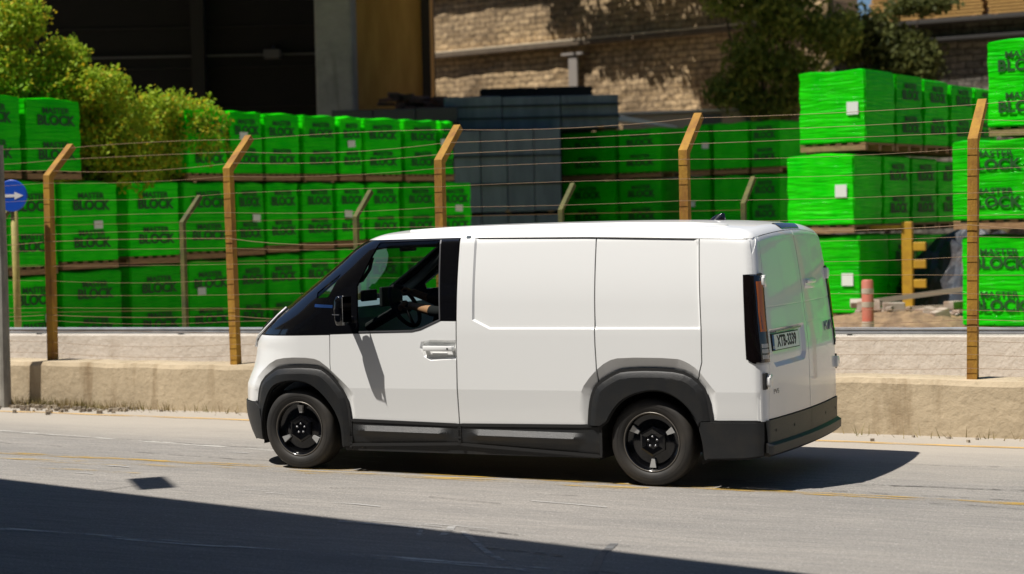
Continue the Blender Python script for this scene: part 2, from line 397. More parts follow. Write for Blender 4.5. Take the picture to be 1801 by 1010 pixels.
rq = [(3.369, ZT(3.369)), (RXs[1.766], 1.766), (RXs[1.65], 1.65), (RXs[1.52], 1.52), (3.700, 1.518), (3.714, 1.256), (3.728, .930), (3.780, .903), (RXs[.90], .897), (RXs[.80], .80), (RXs[.65], .65), (RXs[.49], .494), (3.512, .486), (3.466, .490)] + [q for q in RARCH if q[0] > 3.372 and q[1] > .5][::-1] + [(3.366, .785), (3.379, .803), (3.405, .905), (3.403, 1.128)]
side_panel('rear_quarter_panel', WHITE, rq, seal=True)
# black upper surround with window openings
SURR = [(Sx(z), z) for z in Szs] + [(-.30, 1.061), (.33, 1.078), (1.066, 1.107), (1.141, 1.120), (1.304, 1.190), (1.448, 1.190), (1.446, ZT(1.44)), (1.0, ZT(1.0))]
side_panel('window_surround', GBLACK, SURR, off=.001, det=None, extra=(), holes=(GWIN, QWIN), h=.04, rim=.02)
side_panel('door_window', GLASS, GWIN, off=-.004, det=None, extra=(), h=.08, gap=-.004, rim=0, seal=False)
side_panel('quarter_window', GLASS, QWIN, off=-.004, det=None, extra=(), h=.08, gap=-.004, rim=0, seal=False)
# grey trim strip under and behind the door glass, and the small bright strip on the pillar
for mir in (False, True):
    s, f = ribbon('side', [(.60, 1.098), (1.067, 1.110), (1.146, 1.127), (1.311, 1.196), (1.288, 1.797)], wd=.006, off=.004, closed=False, mirror=mir)
    s2, f2 = ribbon('side', [(.19, 1.300), (.36, 1.293)], wd=.012, off=.003, closed=False, mirror=mir)
    vp(MB().add(s, f).build('window_trim', CHROME)); vp(MB().add(s2, f2).build('pillar_trim', mat('blue_reflective_trim', (.03, .08, .25), .2, metal=.5)))
# cladding
def inner_line(line, cx, d):
    out = []
    for p in line:
        v = np.array(p) - np.array([cx, .32]); out.append(tuple(np.array(p) - v / np.linalg.norm(v) * d))
    return out
def clad_off(line, base=-.016, top=.012, wd=.055):
    def g(p): return base - .006 + (top - base) * np.clip(dist(p, line) / wd, 0, 1)**.6
    return g
ra = [q for q in RARCH] + [(3.39, .488)] + [q for q in RIN if q[0] > 2.612 and q[1] > .44 and q[0] < 3.38][::-1] + [(2.614, .432)]
side_panel('wheel_arch', CLAD, ra, off=clad_off(RARCH), det=None, extra=[inner_line(RARCH, 2.995, .02), inner_line(RARCH, 2.995, .055)], h=.025, gap=.001, rim=.05)
fa = [q for q in FARCH] + [q for q in FIN][::-1]
side_panel('wheel_arch', CLAD, fa, off=clad_off(FARCH), det=None, extra=[inner_line(FARCH, 0, .02), inner_line(FARCH, 0, .055)], h=.025, gap=.001, rim=.05)
def rock_off(p):
    x, z = p[:, 0], p[:, 1]; t = np.clip(np.minimum((x - .50) / .14, (1.40 - x) / .12), 0, 1)
    t2 = np.clip(np.minimum((x - 1.50) / .12, (2.50 - x) / .10), 0, 1); t = np.where(x < 1.452, t, t2)
    bulge = np.interp(z, [.20, .29, .330, .372, .41], [-.012, .004, .030, .004, 0]) * t + (1 - t) * np.interp(z, [.2, .3, .41], [-.012, .004, 0.002])
    return -.022 + bulge
side_panel('door_sill_trim', CLAD, [(.497, .409), (1.450, .400), (1.452, .257), (.497, .217)], off=rock_off, det=None, extra=[[(.64, .332), (1.28, .332)], [(.5, .405), (.64, .332)], [(1.28, .332), (1.45, .385)], [(.5, .372), (1.44, .372)]], h=.025)
side_panel('door_sill_trim', CLAD, [(1.456, .401), (2.461, .424), (2.519, .428), (2.612, .431), (2.612, .208), (1.456, .255)], off=rock_off, det=None, extra=[[(1.62, .331), (2.40, .331)], [(1.46, .385), (1.62, .331)], [(1.5, .372), (2.5, .372)]], h=.025)
side_panel('lower_sill', CLAD, [(.43, .214), (1.455, .252), (2.613, .205), (2.613, .185), (.43, .165)], off=-.045, det=None, extra=(), h=.05, seal=False)
# rear bumper sides + nose bumper sides
rbx = [(3.468, .486), (3.512, .483), (3.62, .486), (Rx(.49)[0] + .012, .490), (Rx(.35)[0] + .012, .35), (Rx(.26)[0] + .01, .256), (3.70, .236), (3.415, .222)] + [q for q in RIN if q[0] > 3.37 and q[1] > .23][::-1] + [(3.385, .486)]
side_panel('rear_bumper_side', CLAD, rbx, off=.006, det=None, extra=(), h=.04)
fb = [(Sx(.51) , .512), (-.449, .512), (-.385, .47), (-.372, .376), (-.39, .215), (-.50, .212)] + [(Sx(z), z) for z in (.23, .30, .40)]
side_panel('front_bumper_side', CLAD, fb, off=.012, det=None, extra=(), h=.04)
# front sheets (y, z)
yF = (.268, 2 * YC - .268)
def fpanel(name, m, z0, z1, off=0., h=.06, y0=yF[0], y1=yF[1], **k):
    return vp(panel(name, m, None, [sheet('front', [(y0, z0), (y1, z0), (y1, z1), (y0, z1)], off, None, (), h, (), .001, .012)]))
fpanel('front_bumper', CLAD, .20, .512, .012)
fpanel('nose_panel', WHITE, .512, .985, -.001)
fpanel('front_black_band', GBLACK, .985, 1.21, -.001)
fpanel('windscreen', WGLASS, 1.21, 1.802, -.004, y0=.24, y1=2 * YC - .24)
# headlights: dark lens wrapping the corner, with a thin bright outline
for mir in (False, True):
    v, f, n = sheet('front', [(.262, 1.00), (.262, 1.235), (.33, 1.245), (.55, 1.10), (.55, 1.02), (.32, .985)], .006, None, (), .04, (), 0, .01, mir)
    hl = vp(panel('headlight', LENS, None, [(v, f, n)]))
    pts = m_side(np.array([(-.175, 1.270), (-.235, 1.215), (-.293, 1.155), (-.37, 1.10), (-.46, 1.05), (-.53, 1.01), (-.572, .975), (-.578, .945)])); pts = pts + grad(pts) * .010
    if mir: pts[:, 1] = 2 * YC - pts[:, 1]
    d = MB().tube(pts, .010, 6).build('light_strip', mat('daytime_strip_white', .85, .2, coat=1.), None, True); d.parent = hl
# roof
def th(y, z): return math.atan2(y - YC, z - 1.2)
rp = []
xs = np.linspace(.54, 3.74, 60); ys = m_side(np.array([(x, ZT(x) + .003) for x in xs]))[:, 1]
near = [(x, th(y, ZT(x) + .003)) for x, y in zip(xs, ys)]
fy = np.linspace(.30, 2 * YC - .30, 30); fx = m_front(np.stack([fy, np.full(30, 1.803)], 1))[:, 0]
fr = [(x, th(y, 1.803)) for x, y in zip(fx, fy)]
def ZD(y): return 1.820 - .042 * ((y - YC) / .76)**2
ry = np.linspace(.205, 2 * YC - .205, 40); rxx = m_rear(np.stack([ry, ZD(ry) + .003], 1))[:, 0]
rr = [(x, th(y, ZD(y) + .003)) for x, y in zip(rxx, ry)]
roofpoly = near + rr + [(x, -t) for x, t in near[::-1]] + fr[::-1]
vp(panel('roof', WHITE, None, [sheet('roof', roofpoly, 0., None, (), .05, (), 0, .02, False, .04)]))
rb_ = [(3.700, -.31), (3.762, -.30), (3.764, .0), (3.762, .36), (3.695, .42), (3.705, .0)]
vp(panel('high_brake_lamp', GBLACK, None, [sheet('roof', rb_, .004, None, (), .03, (), 0, .01)]))
# roof ribs: two long shallow beads
for yy in (.33, 2 * YC - .33):
    pts = [(x, yy, float(topf(np.array([x]), np.array([yy]))[0]) + .001) for x in np.linspace(.9, 3.5, 14)]
    vp(MB().tube(pts, .012, 8).build('roof_bead', WHITE, None, True))
v_ = MB()
for i, (t, hh) in enumerate(((0, 0),)): pass
fin = MB(); prof = [(3.14, 1.905, .030), (3.17, 1.925, .026), (3.20, 1.944, .020), (3.235, 1.955, .014), (3.262, 1.953, .010), (3.272, 1.905, .022)]
FV = []
for x, z, wy in prof: FV += [(x, YC - wy * 1.3, 1.900), (x, YC - wy * .5, z - .008), (x, YC, z), (x, YC + wy * .5, z - .008), (x, YC + wy * 1.3, 1.900)]
FF = [(i * 5 + j, i * 5 + j + 1, (i + 1) * 5 + j + 1, (i + 1) * 5 + j) for i in range(5) for j in range(4)] + [tuple(range(5)), tuple(range(29, 24, -1))]
vp(fin.add(FV, FF).build('roof_antenna', GBLACK, None, True))
# rear: corner frame, doors, lamps
def rear_sheet(poly, off=0., det=None, extra=(), holes=(), h=.04, gap=.0025, rim=.014, mir=False): return sheet('rear', poly, off, det, holes, h, extra, gap, rim, mir)
zz = [1.772, 1.65, 1.525]
for mir in (False, True):
    upz = [1.79, 1.65, 1.522]; lwz = [.895, .80, .65, .494]
    A = [(Rx(min(z, 1.766))[1] - .004, z) for z in upz] + [(Yd(z), z) for z in upz[::-1]]
    B = [(Rx(z)[1] - .004, z) for z in lwz] + [(Yd(z), z) for z in lwz[::-1]]
    A[0] = (.185, 1.775); A.append((.21, 1.79))
    for AB in (A, B): vp(panel('rear_corner_trim', WHITE, None, [rear_sheet(AB, -.0005, gap=.0, mir=mir, h=.02)]))
    uz = np.linspace(.50, 1.765, 12); U = [(Rx(z)[1] - .014, z) for z in uz] + [(.20, 1.80), (.27, 1.80)] + [(Yd(z) + .004, z) for z in uz[::-1]]
    vp(panel('corner_inner_panel', WHITE, None, [rear_sheet(U, -.004, gap=.0, mir=mir, h=.02)]))
    tz = [1.512, 1.35, 1.2, 1.05, .905]
    side = [(3.704, 1.513)] + [(Rx(z)[0] + .001, z) for z in tz] + [(3.782, .909), (3.733, .935), (3.718, 1.256)]
    rz = [(Rx(z)[1] - .002, z) for z in tz] + [(Yd(z) - .004, z) for z in tz[::-1]]
    tl = vp(panel('tail_light', LENS, None, [sheet('side', side, .010, None, (), .03, (), .001, .02, mir), sheet('rear', rz, .010, None, (), .03, (), .001, .02, mir)]))
    amb = [(Rx(1.5)[1] + .002, 1.47), (Yd(1.47) - .035, 1.47), (Yd(1.25) - .03, 1.25), (Yd(1.12) - .025, 1.12), (Rx(1.12)[1] + .012, 1.12), (Rx(1.25)[1] + .008, 1.25)]
    clr = [(Rx(1.03)[1] + .010, 1.04), (Yd(1.04) - .022, 1.04), (Yd(.93) - .020, .93), (Rx(.93)[1] + .012, .93)]
    a = panel('indicator_lens', ORANGE, None, [rear_sheet(amb, .0125, gap=0, rim=.002, mir=mir, h=.03)]); a.parent = tl
    for zc in (.945, .985, 1.022):
        q = [(Rx(zc)[1] + .010, zc + .014), (Yd(zc) - .022, zc + .014), (Yd(zc) - .022, zc - .014), (Rx(zc)[1] + .010, zc - .014)]
        a = panel('reverse_lens', CLEAR, None, [rear_sheet(q, .0125, gap=0, rim=.002, mir=mir, h=.03)]); a.parent = tl
    # rear doors
    REC = [(.178, 1.130), (.890, 1.136), (.885, .920), (.84, .870), (.25, .860), (.190, .905)]
    def det_rear(p, mir=mir):
        d = .004 * (np.abs(p[:, 1] - 1.285) < .004)
        if not mir:
            i = inpoly(p, REC); d = d + np.where(i, .022 * np.clip(dist(p, REC, True) / .03, 0, 1), 0)
        else: d = d + .003 * (np.abs(p[:, 1] - 1.135) < .004)
        return d
    dz = np.linspace(.505, 1.775, 14)
    dp = [(Yd(z), z) for z in dz] + [(y, ZD(y)) for y in np.linspace(.235, YC - .002, 12)] + [(YC - .002, .505)]
    exr = [[(.1, z), (.94, z)] for z in (1.279, 1.2815, 1.2885, 1.291)]
    exr += [REC + [REC[0]], list(offs(REC, .03)) + [offs(REC, .03)[0]]] if not mir else [[(.1, z), (.94, z)] for z in (1.130, 1.132, 1.138, 1.141)]
    o = vp(panel('rear_door', WHITE, None, [rear_sheet(dp, .0, det_rear, exr, mir=mir, h=.035)]))
    if mir: o['label'] = 'plain rear door with the silver emblem'
    else: o['label'] = 'rear door with the number plate recess'
    s, f = ribbon('rear', dp, mirror=mir, wd=.014); sealV.add(s, f)
    # hinges
    yy = lambda y: 2 * YC - y if mir else y
    for zc, yy0 in ((1.47, .150), (.775, .085)):
        px = m_rear(np.array([(yy0 + .02, zc)]))[0, 0]
        hb = MB().box((px + .008, yy(yy0 + .018), zc), (.035, .05, .085), bev=.006).box((px + .010, yy(yy0 - .012), zc), (.03, .035, .055), bev=.006)
        hh_ = hb.build('door_hinge', WHITE, None, True, angle=35); hh_.parent = o
        b2 = MB().box((px - .012, yy(yy0 - .012), zc), (.02, .06, .115), bev=.003).build('hinge_recess', SEAL, None); b2.parent = o
    VANP[-1] = o
    if mir:
        hx = m_rear(np.array([(.78, 1.44)]))[0, 0]
        b = MB().box((hx + .018, yy(.74), 1.432), (.022, .22, .03), bev=.008).box((hx + .004, yy(.74), 1.415), (.012, .26, .075), bev=.005).build('door_handle', WHITE, None, True, angle=35); b.parent = o
        # emblem strokes: slanted K, I, A joined up
        K = [[(0, 0), (0, 1)], [(0, .38), (.30, .95), (.37, 1)], [(.14, .62), (.36, .05), (.40, 0), (.47, .1), (.58, 1)], [(.58, 1), (.58, 0)], [(.58, .02), (.80, .96), (.84, 1), (.88, .96), (1.0, 0)]]
        eb = MB()
        for st in K:
            q = np.array([(YC + .50 + u * .28, 1.040 + v * .070) for u, v in st]); q[:, 0] = 2 * YC - q[:, 0]
            P = m_rear(q); P = P + grad(P) * .006; P[:, 1] = 2 * YC - P[:, 1]; eb.tube(P, .0042, 6)
        e = eb.build('emblem', mat('emblem_dark_chrome', (.30, .30, .31), .3, metal=.6), None, True); e.parent = o
    else:
        rdoor = o
# number plate: white, blue band, black characters
px0 = m_rear(np.array([(.46, 1.035)]))[0, 0] - .002
tilt = (m_rear(np.array([(.46, 1.08)]))[0, 0] - m_rear(np.array([(.46, .99)]))[0, 0]) / .09
yslope = (m_rear(np.array([(.66, 1.035)]))[0, 0] - m_rear(np.array([(.26, 1.035)]))[0, 0]) / .4
def plate_pt(u, v, d): return Vector((px0 + d + (u) * yslope + v * tilt, .462 + u, 1.035 + v))
def flatrect(u0, u1, v0, v1, d0, d1): return MB().prism([(u0, v0), (u1, v0), (u1, v1), (u0, v1)], lambda p, t: plate_pt(p[0], p[1], d1 if t else d0), 0)
pl = flatrect(-.264, .264, -.060, .060, -.008, .002).build('number_plate', INK)
pw = flatrect(-.222, .258, -.054, .054, .0022, .0032).build('plate_face', PLATE); pw.parent = pl
pb = flatrect(-.258, -.224, -.054, .054, .0022, .0034).build('plate_band', PBLUE); pb.parent = pl
tv, tf = text_mesh('XTB-3339', .112, .0006, .80, .003)
pt_ = MB().add([plate_pt(x + .018, y, .0042 + z) for x, y, z in tv], tf).build('plate_characters', INK); pt_.parent = pl
tv, tf = text_mesh('GR', .028, .0004, 1); pg = MB().add([plate_pt(x - .241, y - .036, .0042 + z) for x, y, z in tv], tf).build('country_code', PLATE); pg.parent = pl
vp(pl)
edge_strip = MB().box((px0 + .004, .52, 1.112), (.008, .60, .012), bev=.003).build('recess_edge_strip', CHROME, None); edge_strip.parent = rdoor  # strip added for the bright upper edge of the recess; no lamp there
tv, tf = text_mesh('PV5', .050, .0006, 1.25)
P = np.array([(x + .235, y + .690) for x, y, z in tv]); S = m_rear(P); S = S + grad(S) * np.array([[.001 + z + .0006] for x, y, z in tv])
bd = MB().add(S, tf).build('model_badge', CHROME, None); bd.parent = rdoor
# rear bumper: face, step lip
bf = [(.072, .335), (2 * YC - .072, .335), (2 * YC - .062, .500), (.062, .500)]
bl = [(.080, .245), (2 * YC - .080, .245), (2 * YC - .062, .275), (2 * YC - .062, .345), (.062, .345), (.062, .275)]
def lip(p): return .006 + .034 * np.clip((.345 - p[:, 1]) / .02, 0, 1) * np.clip((p[:, 1] - .235) / .03, 0, 1)
vp(panel('rear_bumper', CLAD, None, [rear_sheet(bf, .010, gap=0, h=.05, rim=.05), rear_sheet(bl, lip, gap=0, h=.03, rim=.06, extra=[[(.07, z), (1.82, z)] for z in (.265, .325, .335)])]))
s, f = ribbon('rear', [(YC, .35), (YC, .50)], wd=.0025, off=.0112, closed=False); vp(MB().add(s, f).build('bumper_split_line', SEAL))
for y in (.20, .55, 1.35, 1.7):
    P = m_rear(np.array([(y, .42)]))[0]; vp(MB().lathe([(.0, .0), (.010, .0), (.011, -.006)], (0, 0, 0), 'Z', 12).build('parking_sensor', SEAL)); o = VANP[-1]; o.location = (P[0] + .012, P[1], .42); o.rotation_euler = (0, R(90), 0)
vp(sealV.build('body_seal', SEAL))
# door handles
for mir, dr in ((False, doors[0]), (True, doors[1])):
    y0 = m_side(np.array([(1.3, .975)]))[0, 1]; yv = lambda y: 2 * YC - y if mir else y
    b = MB().box((1.297, yv(y0 - .012), .978), (.255, .020, .040), bev=.008).box((1.186, yv(y0 + .005), .978), (.03, .03, .034), bev=.005).box((1.415, yv(y0 + .005), .978), (.03, .03, .034), bev=.005)
    b = b.build('door_handle', WHITE, None, True, angle=35); b.parent = dr
    k = MB().lathe([(0, 0), (.007, 0), (.007, -.004)], (1.385, yv(y0 - .0225), .978), 'Y', 10).build('key_lock', SEAL); k.parent = dr
    c_ = MB().box((1.30, yv(y0 + .018), .925), (.13, .004, .04), bev=.0015).build('handle_cup', WHITE, None); c_.parent = dr
# mirrors
for mir in (False, True):
    yv = lambda y: 2 * YC - y if mir else y
    mb = MB(); rings = [(1.160, .028, .040, .0), (1.172, .032, .050, .0), (1.20, .038, .060, .0), (1.28, .040, .066, 0), (1.35, .038, .064, .004), (1.378, .030, .056, .008), (1.386, .020, .046, .01)]
    V = []; n = 16
    for z, rx, ry_, sh in rings:
        for j in range(n):
            q = 2 * math.pi * j / n; cx = math.copysign(abs(math.cos(q))**.55, math.cos(q)); cy = math.copysign(abs(math.sin(q))**.55, math.sin(q))
            V.append((.548 + sh + rx * cx, yv(-.165 + ry_ * cy), z))
    Fc = [(i * n + j, i * n + (j + 1) % n, (i + 1) * n + (j + 1) % n, (i + 1) * n + j) for i in range(len(rings) - 1) for j in range(n)] + [tuple(range(n)), tuple(range(len(V) - 1, len(V) - n - 1, -1))]
    mm = vp(mb.add(V, Fc).build('wing_mirror', GBLACK, None, True, angle=50))
    a = MB().tube([(.52, yv(.03), 1.19), (.535, yv(-.04), 1.195), (.545, yv(-.10), 1.21)], [.035, .028, .026], 8).build('mirror_arm', GBLACK, None, True); a.parent = mm
    g = MB().box((.598, yv(-.165), 1.28), (.004, .13, .20), bev=.0015).build('mirror_glass', mat('mirror_silver', .6, .03, metal=1.)); g.parent = mm
    l = MB().tube([(.499, yv(-.215), 1.245), (.520, yv(-.238), 1.243), (.575, yv(-.243), 1.243)], .003, 5).build('mirror_trim', CHROME); l.parent = mm
# wheels
WR = .3215
def wheel(x, mir):
    yv = (lambda y: 2 * YC - y) if mir else (lambda y: y)
    w_ = bpy.data.objects.new('wheel', None); COL.objects.link(w_); w_.location = (x, yv(.15), WR); sg = -1 if mir else 1
    y = lambda a: sg * (a - .15)
    tp = [(.213, .058), (.222, .047), (.245, .038), (.275, .036), (.300, .045), (.314, .060), (.3195, .075), (.3215, .10), (.3215, .19), (.3195, .225), (.30, .245), (.26, .25), (.22, .24)]
    t = MB().lathe([(r, y(a)) for r, a in tp], n=72)
    for gy in (.105, .145, .185): t.lathe([(.3218, y(gy - .006)), (.3150, y(gy - .003)), (.3150, y(gy + .003)), (.3218, y(gy + .006))], n=72)
    tt = t.build('tyre', TYRE, None, True, angle=40); tt.parent = w_
    ln = MB().lathe([(.262, y(.0355)), (.2635, y(.0350)), (.265, y(.0355))], n=72).build('sidewall_line', TYRE, None, True); ln.parent = w_
    rp_ = [(.214, .058), (.2165, .050), (.212, .046), (.205, .050), (.200, .062), (.197, .085), (.175, .100), (.150, .098), (.120, .090), (.085, .084), (.0, .082)]
    rm = MB().lathe([(r, y(a)) for r, a in rp_], n=72).build('rim', RIMB, None, True, angle=40); rm.parent = w_
    fl = MB().lathe([(.2085, y(.0475)), (.2135, y(.0440)), (.2165, y(.0485))], n=72).build('rim_edge', mat('rim_edge_grey', (.16, .145, .125), .4, metal=.5), None, True); fl.parent = w_
    # hexagonal hub cover
    def hexp(r, rot=0): return [(r * math.cos(R(60 * i + rot)), r * math.sin(R(60 * i + rot))) for i in range(6)]
    hc = MB(); V = []
    for r, a in ((.112, .092), (.108, .070), (.092, .064), (.060, .068), (.056, .078)): V += [(p[0], y(a), p[1]) for p in hexp(r, 30)]
    Fc = [(i * 6 + j, i * 6 + (j + 1) % 6, (i + 1) * 6 + (j + 1) % 6, (i + 1) * 6 + j) for i in range(4) for j in range(6)] + [tuple(range(24, 30))]
    hc.add(V, Fc); h = hc.build('hub_cover', RIMB); h.parent = w_
    for i in range(5):
        q = R(72 * i + 20); nb = MB().lathe([(0, y(.066)), (.008, y(.067)), (.009, y(.080))], (.036 * math.cos(q), 0, .036 * math.sin(q)), 'Y', 8).build('wheel_nut', CHROME, None, True); nb.parent = w_
    for i in range(3):
        q0 = 90 + 120 * i + (0 if x < 1 else 60) + (0 if x < 1 else 0)
        q = R(q0); e1 = Vector((math.cos(q), 0, math.sin(q))); e2 = Vector((-math.sin(q), 0, math.cos(q)))
        pr = [(.124, -.012), (.186, -.025), (.186, .025), (.124, .012)]
        s_ = MB().prism(pr, lambda p, t: e1 * p[0] + e2 * p[1] + Vector((0, y((.066 if p[0] > .15 else .074) + (.02 if t else 0)), 0)), 0).build('rim_insert', RIMS); s_.parent = w_
    return w_
for x in (0., 2.995):
    for mir in (False, True):
        vp(wheel(x, mir))
        yv = (lambda y: 2 * YC - y) if mir else (lambda y: y)
        n = 24; V = []; rr_ = .396
        for j in range(n + 1):
            q = math.pi * j / n - .0
            for yy_ in (.016 + (.12 * max(0, -math.cos(q))**2 if x < 1 else 0), .40): V.append((x + rr_ * math.cos(q) * 1.0, yv(yy_), .28 + rr_ * 1.07 * math.sin(q)))
        n2 = len(V); V += [(x + rr_, yv(.016), .18), (x + rr_, yv(.40), .18), (x - rr_, yv(.136 if x < 1 else .016), .18), (x - rr_, yv(.40), .18)]
        Fc = [(2 * j, 2 * j + 1, 2 * j + 3, 2 * j + 2) for j in range(n)] + [tuple(2 * j + 1 for j in range(n + 1))] + [(0, n2, n2 + 1, 1), (2 * n, 2 * n + 1, n2 + 3, n2 + 2)]
        vp(MB().add(V, Fc).build('wheel_well', DARK))
# underbody, cabin
vp(MB().box((1.5, YC, .245), (1.85, 1.70, .13), bev=.02).box((3.62, YC, .30), (.36, 1.62, .12), bev=.02).box((1.5, YC, .26), (4.3, 1.05, .10)).build('underbody', DARK))
vp(MB().box((1.52, YC, 1.05), (.03, 1.68, 1.55)).build('cargo_bulkhead', LINING))
vp(MB().box((.62, YC, .50), (1.8, 1.65, .04)).build('cabin_floor', SEATM))
for mir in (False, True):
    v, f, n = sheet('side', [(-.30, .90), (.50, .90), (.62, .55), (1.50, .55), (1.50, 1.16), (1.30, 1.165), (1.14, 1.095), (.40, 1.065), (-.25, 1.03)], -.06, None, (), .1, (), 0, 0, mir)
    vp(panel('door_lining', LINING, None, [(v, f, n)]))
dash = [(-.36, 1.00), (-.30, 1.12), (-.16, 1.24), (.02, 1.295), (.26, 1.31), (.34, 1.27), (.36, 1.18), (.33, 1.05), (.20, .62), (-.36, .6)]
vp(MB().prism(dash, lambda p, t: (p[0], .22 if not t else 2 * YC - .22, p[1]), 0).build('dashboard', DASH, None))
hls = [sheet('roof', [(.65, -1.0), (1.5, -1.0), (1.5, 1.0), (.65, 1.0)], -.04, None, (), .12, (), 0, 0)]
vp(panel('headliner', mat('headliner_dark', (.03, .032, .035), .9), None, hls))
# steering wheel, column, screens, mirror, grab handle
swc = Vector((.745, .475, 1.275)); ax = Vector((.88, 0, .47)).normalized(); e1 = Vector((0, 1, 0)); e2 = ax.cross(e1)
ring = [swc + (e1 * math.cos(q) * 1.0 + e2 * math.sin(q) * .96) * .185 for q in np.linspace(0, 2 * math.pi, 33)]
sw = vp(MB().tube(ring, .017, 8, False).build('steering_wheel', SEATM, None, True))
hub = MB().box(swc - ax * .02, (.05, .15, .10), rot=Matrix((ax, e1, e2)).transposed(), bev=.012)
for s in (-1, 1): hub.tube([swc + e1 * s * .06, swc + e1 * s * .175], .012, 6)
hub.tube([swc - e2 * .03, swc + e2 * .175 * (1 if e2.z < 0 else -1)], .012, 6)
hub.tube([swc - ax * .03, (.40, .475, 1.10)], .04, 8)
hb = hub.build('wheel_hub', SEATM, None, True, angle=40); hb.parent = sw
vp(MB().box((.40, .86, 1.335), (.03, .34, .16), bev=.008).build('dashboard_screen', SEATM)); vp(MB().box((.42, .47, 1.36), (.03, .22, .09), bev=.008).build('instrument_screen', SEATM))
vp(MB().box((.52, YC, 1.735), (.03, .25, .07), bev=.012).tube([(.52, YC, 1.76), (.55, YC, 1.83)], .01, 6).build('rear_view_mirror', SEATM))
vp(MB().tube([(.50, .185, 1.66), (.56, .19, 1.70), (.625, .19, 1.66), (.60, .19, 1.58), (.53, .19, 1.49), (.46, .185, 1.47), (.40, .185, 1.50)], .015, 8).build('grab_handle', SEATM, None, True))
def pillar_bar(y):
    a = m_side(np.array([(-.05, 1.32), (.15, 1.46), (.35, 1.615), (.52, 1.75)])); a = a + [[.05, .03, 0]]
    a[:, 1] = np.where(a[:, 1] < YC, a[:, 1] + .02, a[:, 1])
    if y: a[:, 1] = 2 * YC - a[:, 1]
    return a
for s in (0, 1): vp(MB().tube(pillar_bar(s), [.040, .036, .034, .034], 8).build('screen_pillar_lining', SEATM, None, True))
for yy in (.475, 1.42):
    st = bpy.data.objects.new('seat', None); COL.objects.link(st); st.location = (1.2, yy, .52); vp(st)
    tiltm = Matrix.Rotation(R(12), 3, 'Y')
    for nm, c, d, rt in (('seat_cushion', (-.13, 0, .30), (.50, .46, .15), None), ('seat_back', (.17, 0, .62), (.13, .46, .62), tiltm), ('headrest', (.25, 0, 1.0), (.09, .24, .17), tiltm), ('seat_base', (-.08, 0, .11), (.38, .40, .24), None)):
        o = MB().box(c, d, rot=rt, bev=.035 if nm != 'seat_base' else .01).build(nm, SEATM, None, True, angle=45); o.parent = st
# parent everything under the van (world placement kept)
inv = Matrix.Translation(van.location).inverted()
for o in VANP:
    if o.parent is None and o is not van:
        o.parent = van; o.matrix_parent_inverse = inv.copy()

# ---------------------------------------------------------------- driver
def skin_obj(name, verts, edges, rad, m, sub=2):
    me = bpy.data.meshes.new(name); me.from_pydata(verts, edges, []); o = bpy.data.objects.new(name, me); COL.objects.link(o)
    md = o.modifiers.new('s', 'SKIN'); md.use_smooth_shade = True
    for i, r in enumerate(rad): me.skin_vertices[0].data[i].radius = (r, r) if not isinstance(r, tuple) else r
    me.skin_vertices[0].data[0].use_root = True
    sb = o.modifiers.new('b', 'SUBSURF'); sb.levels = sub; sb.render_levels = sub
    bpy.context.view_layer.update(); dg = bpy.context.evaluated_depsgraph_get()
    m2 = bpy.data.meshes.new_from_object(o.evaluated_get(dg)); o.modifiers.clear(); o.data = m2; m2.name = name
    m2.materials.clear(); m2.materials.append(m)
    m2.polygons.foreach_set('use_smooth', [True] * len(m2.polygons)); return o
per = empty('person', (1.25, .47, .85), 'person in black clothes sitting behind the steering wheel with an arm reaching forward', 'person')
Bv = [(1.24, .475, .93), (1.30, .475, 1.10), (1.37, .475, 1.30), (1.39, .475, 1.44), (1.385, .475, 1.52),                      # pelvis..neck 0-4
      (1.37, .295, 1.41), (1.22, .255, 1.235), (1.10, .285, 1.245), (.97, .335, 1.265), (.875, .375, 1.278), (.83, .385, 1.285),      # left arm 5-10
      (1.37, .655, 1.41), (1.21, .70, 1.24), (1.00, .66, 1.28), (.80, .60, 1.36), (.74, .585, 1.385),                       # right arm 11-15
      (1.22, .38, .90), (.86, .34, .97), (.70, .34, .60), (.58, .34, .56),                                                   # left leg 16-19
      (1.22, .57, .90), (.86, .60, .97), (.66, .60, .60), (.54, .60, .56)]                                                   # right leg
Be = [(0, 1), (1, 2), (2, 3), (3, 4), (3, 5), (5, 6), (6, 7), (7, 8), (8, 9), (9, 10), (3, 11), (11, 12), (12, 13), (13, 14), (14, 15), (0, 16), (16, 17), (17, 18), (18, 19), (0, 20), (20, 21), (21, 22), (22, 23)]
Br = [.13, .13, .14, .10, .055, .068, .050, .046, .038, .030, .036, .068, .05, .042, .030, .036, .085, .062, .045, .05, .085, .062, .045, .05]
body = skin_obj('body', Bv, Be, Br, CLOTH); body.data.materials.append(SKIN)
for p in body.data.polygons:
    c = p.center
    if (c.x < 1.075 and c.z > 1.15 and c.y < .5) or (c.x < .88 and c.z > 1.2) or (c.z > 1.50): p.material_index = 1
body.parent = per; body.matrix_parent_inverse = Matrix.Translation(per.location).inverted()
kids = []
def fingers(base, d, up, side, n=4):
    for i in range(n):
        o0 = base + side * (i - 1.5) * .019; L_ = [.030, .034, .032, .025][i]
        pts = [o0, o0 + d * L_, o0 + d * (L_ * 1.7) - up * .018, o0 + d * (L_ * 1.5) - up * .038, o0 + d * L_ * .9 - up * .044]
        kids.append(MB().tube(pts, [.0100, .0095, .0088, .0080, .006], 8).build('finger', SKIN, None, True))
fingers(Vector((.815, .372, 1.295)), Vector((-1, 0, .15)).normalized(), Vector((.1, 0, 1)).normalized(), Vector((0, .9, .35)).normalized())
kids.append(MB().tube([(.85, .41, 1.28), (.825, .43, 1.265), (.79, .435, 1.258), (.772, .43, 1.262)], [.014, .012, .010, .007], 8).build('thumb', SKIN, None, True))
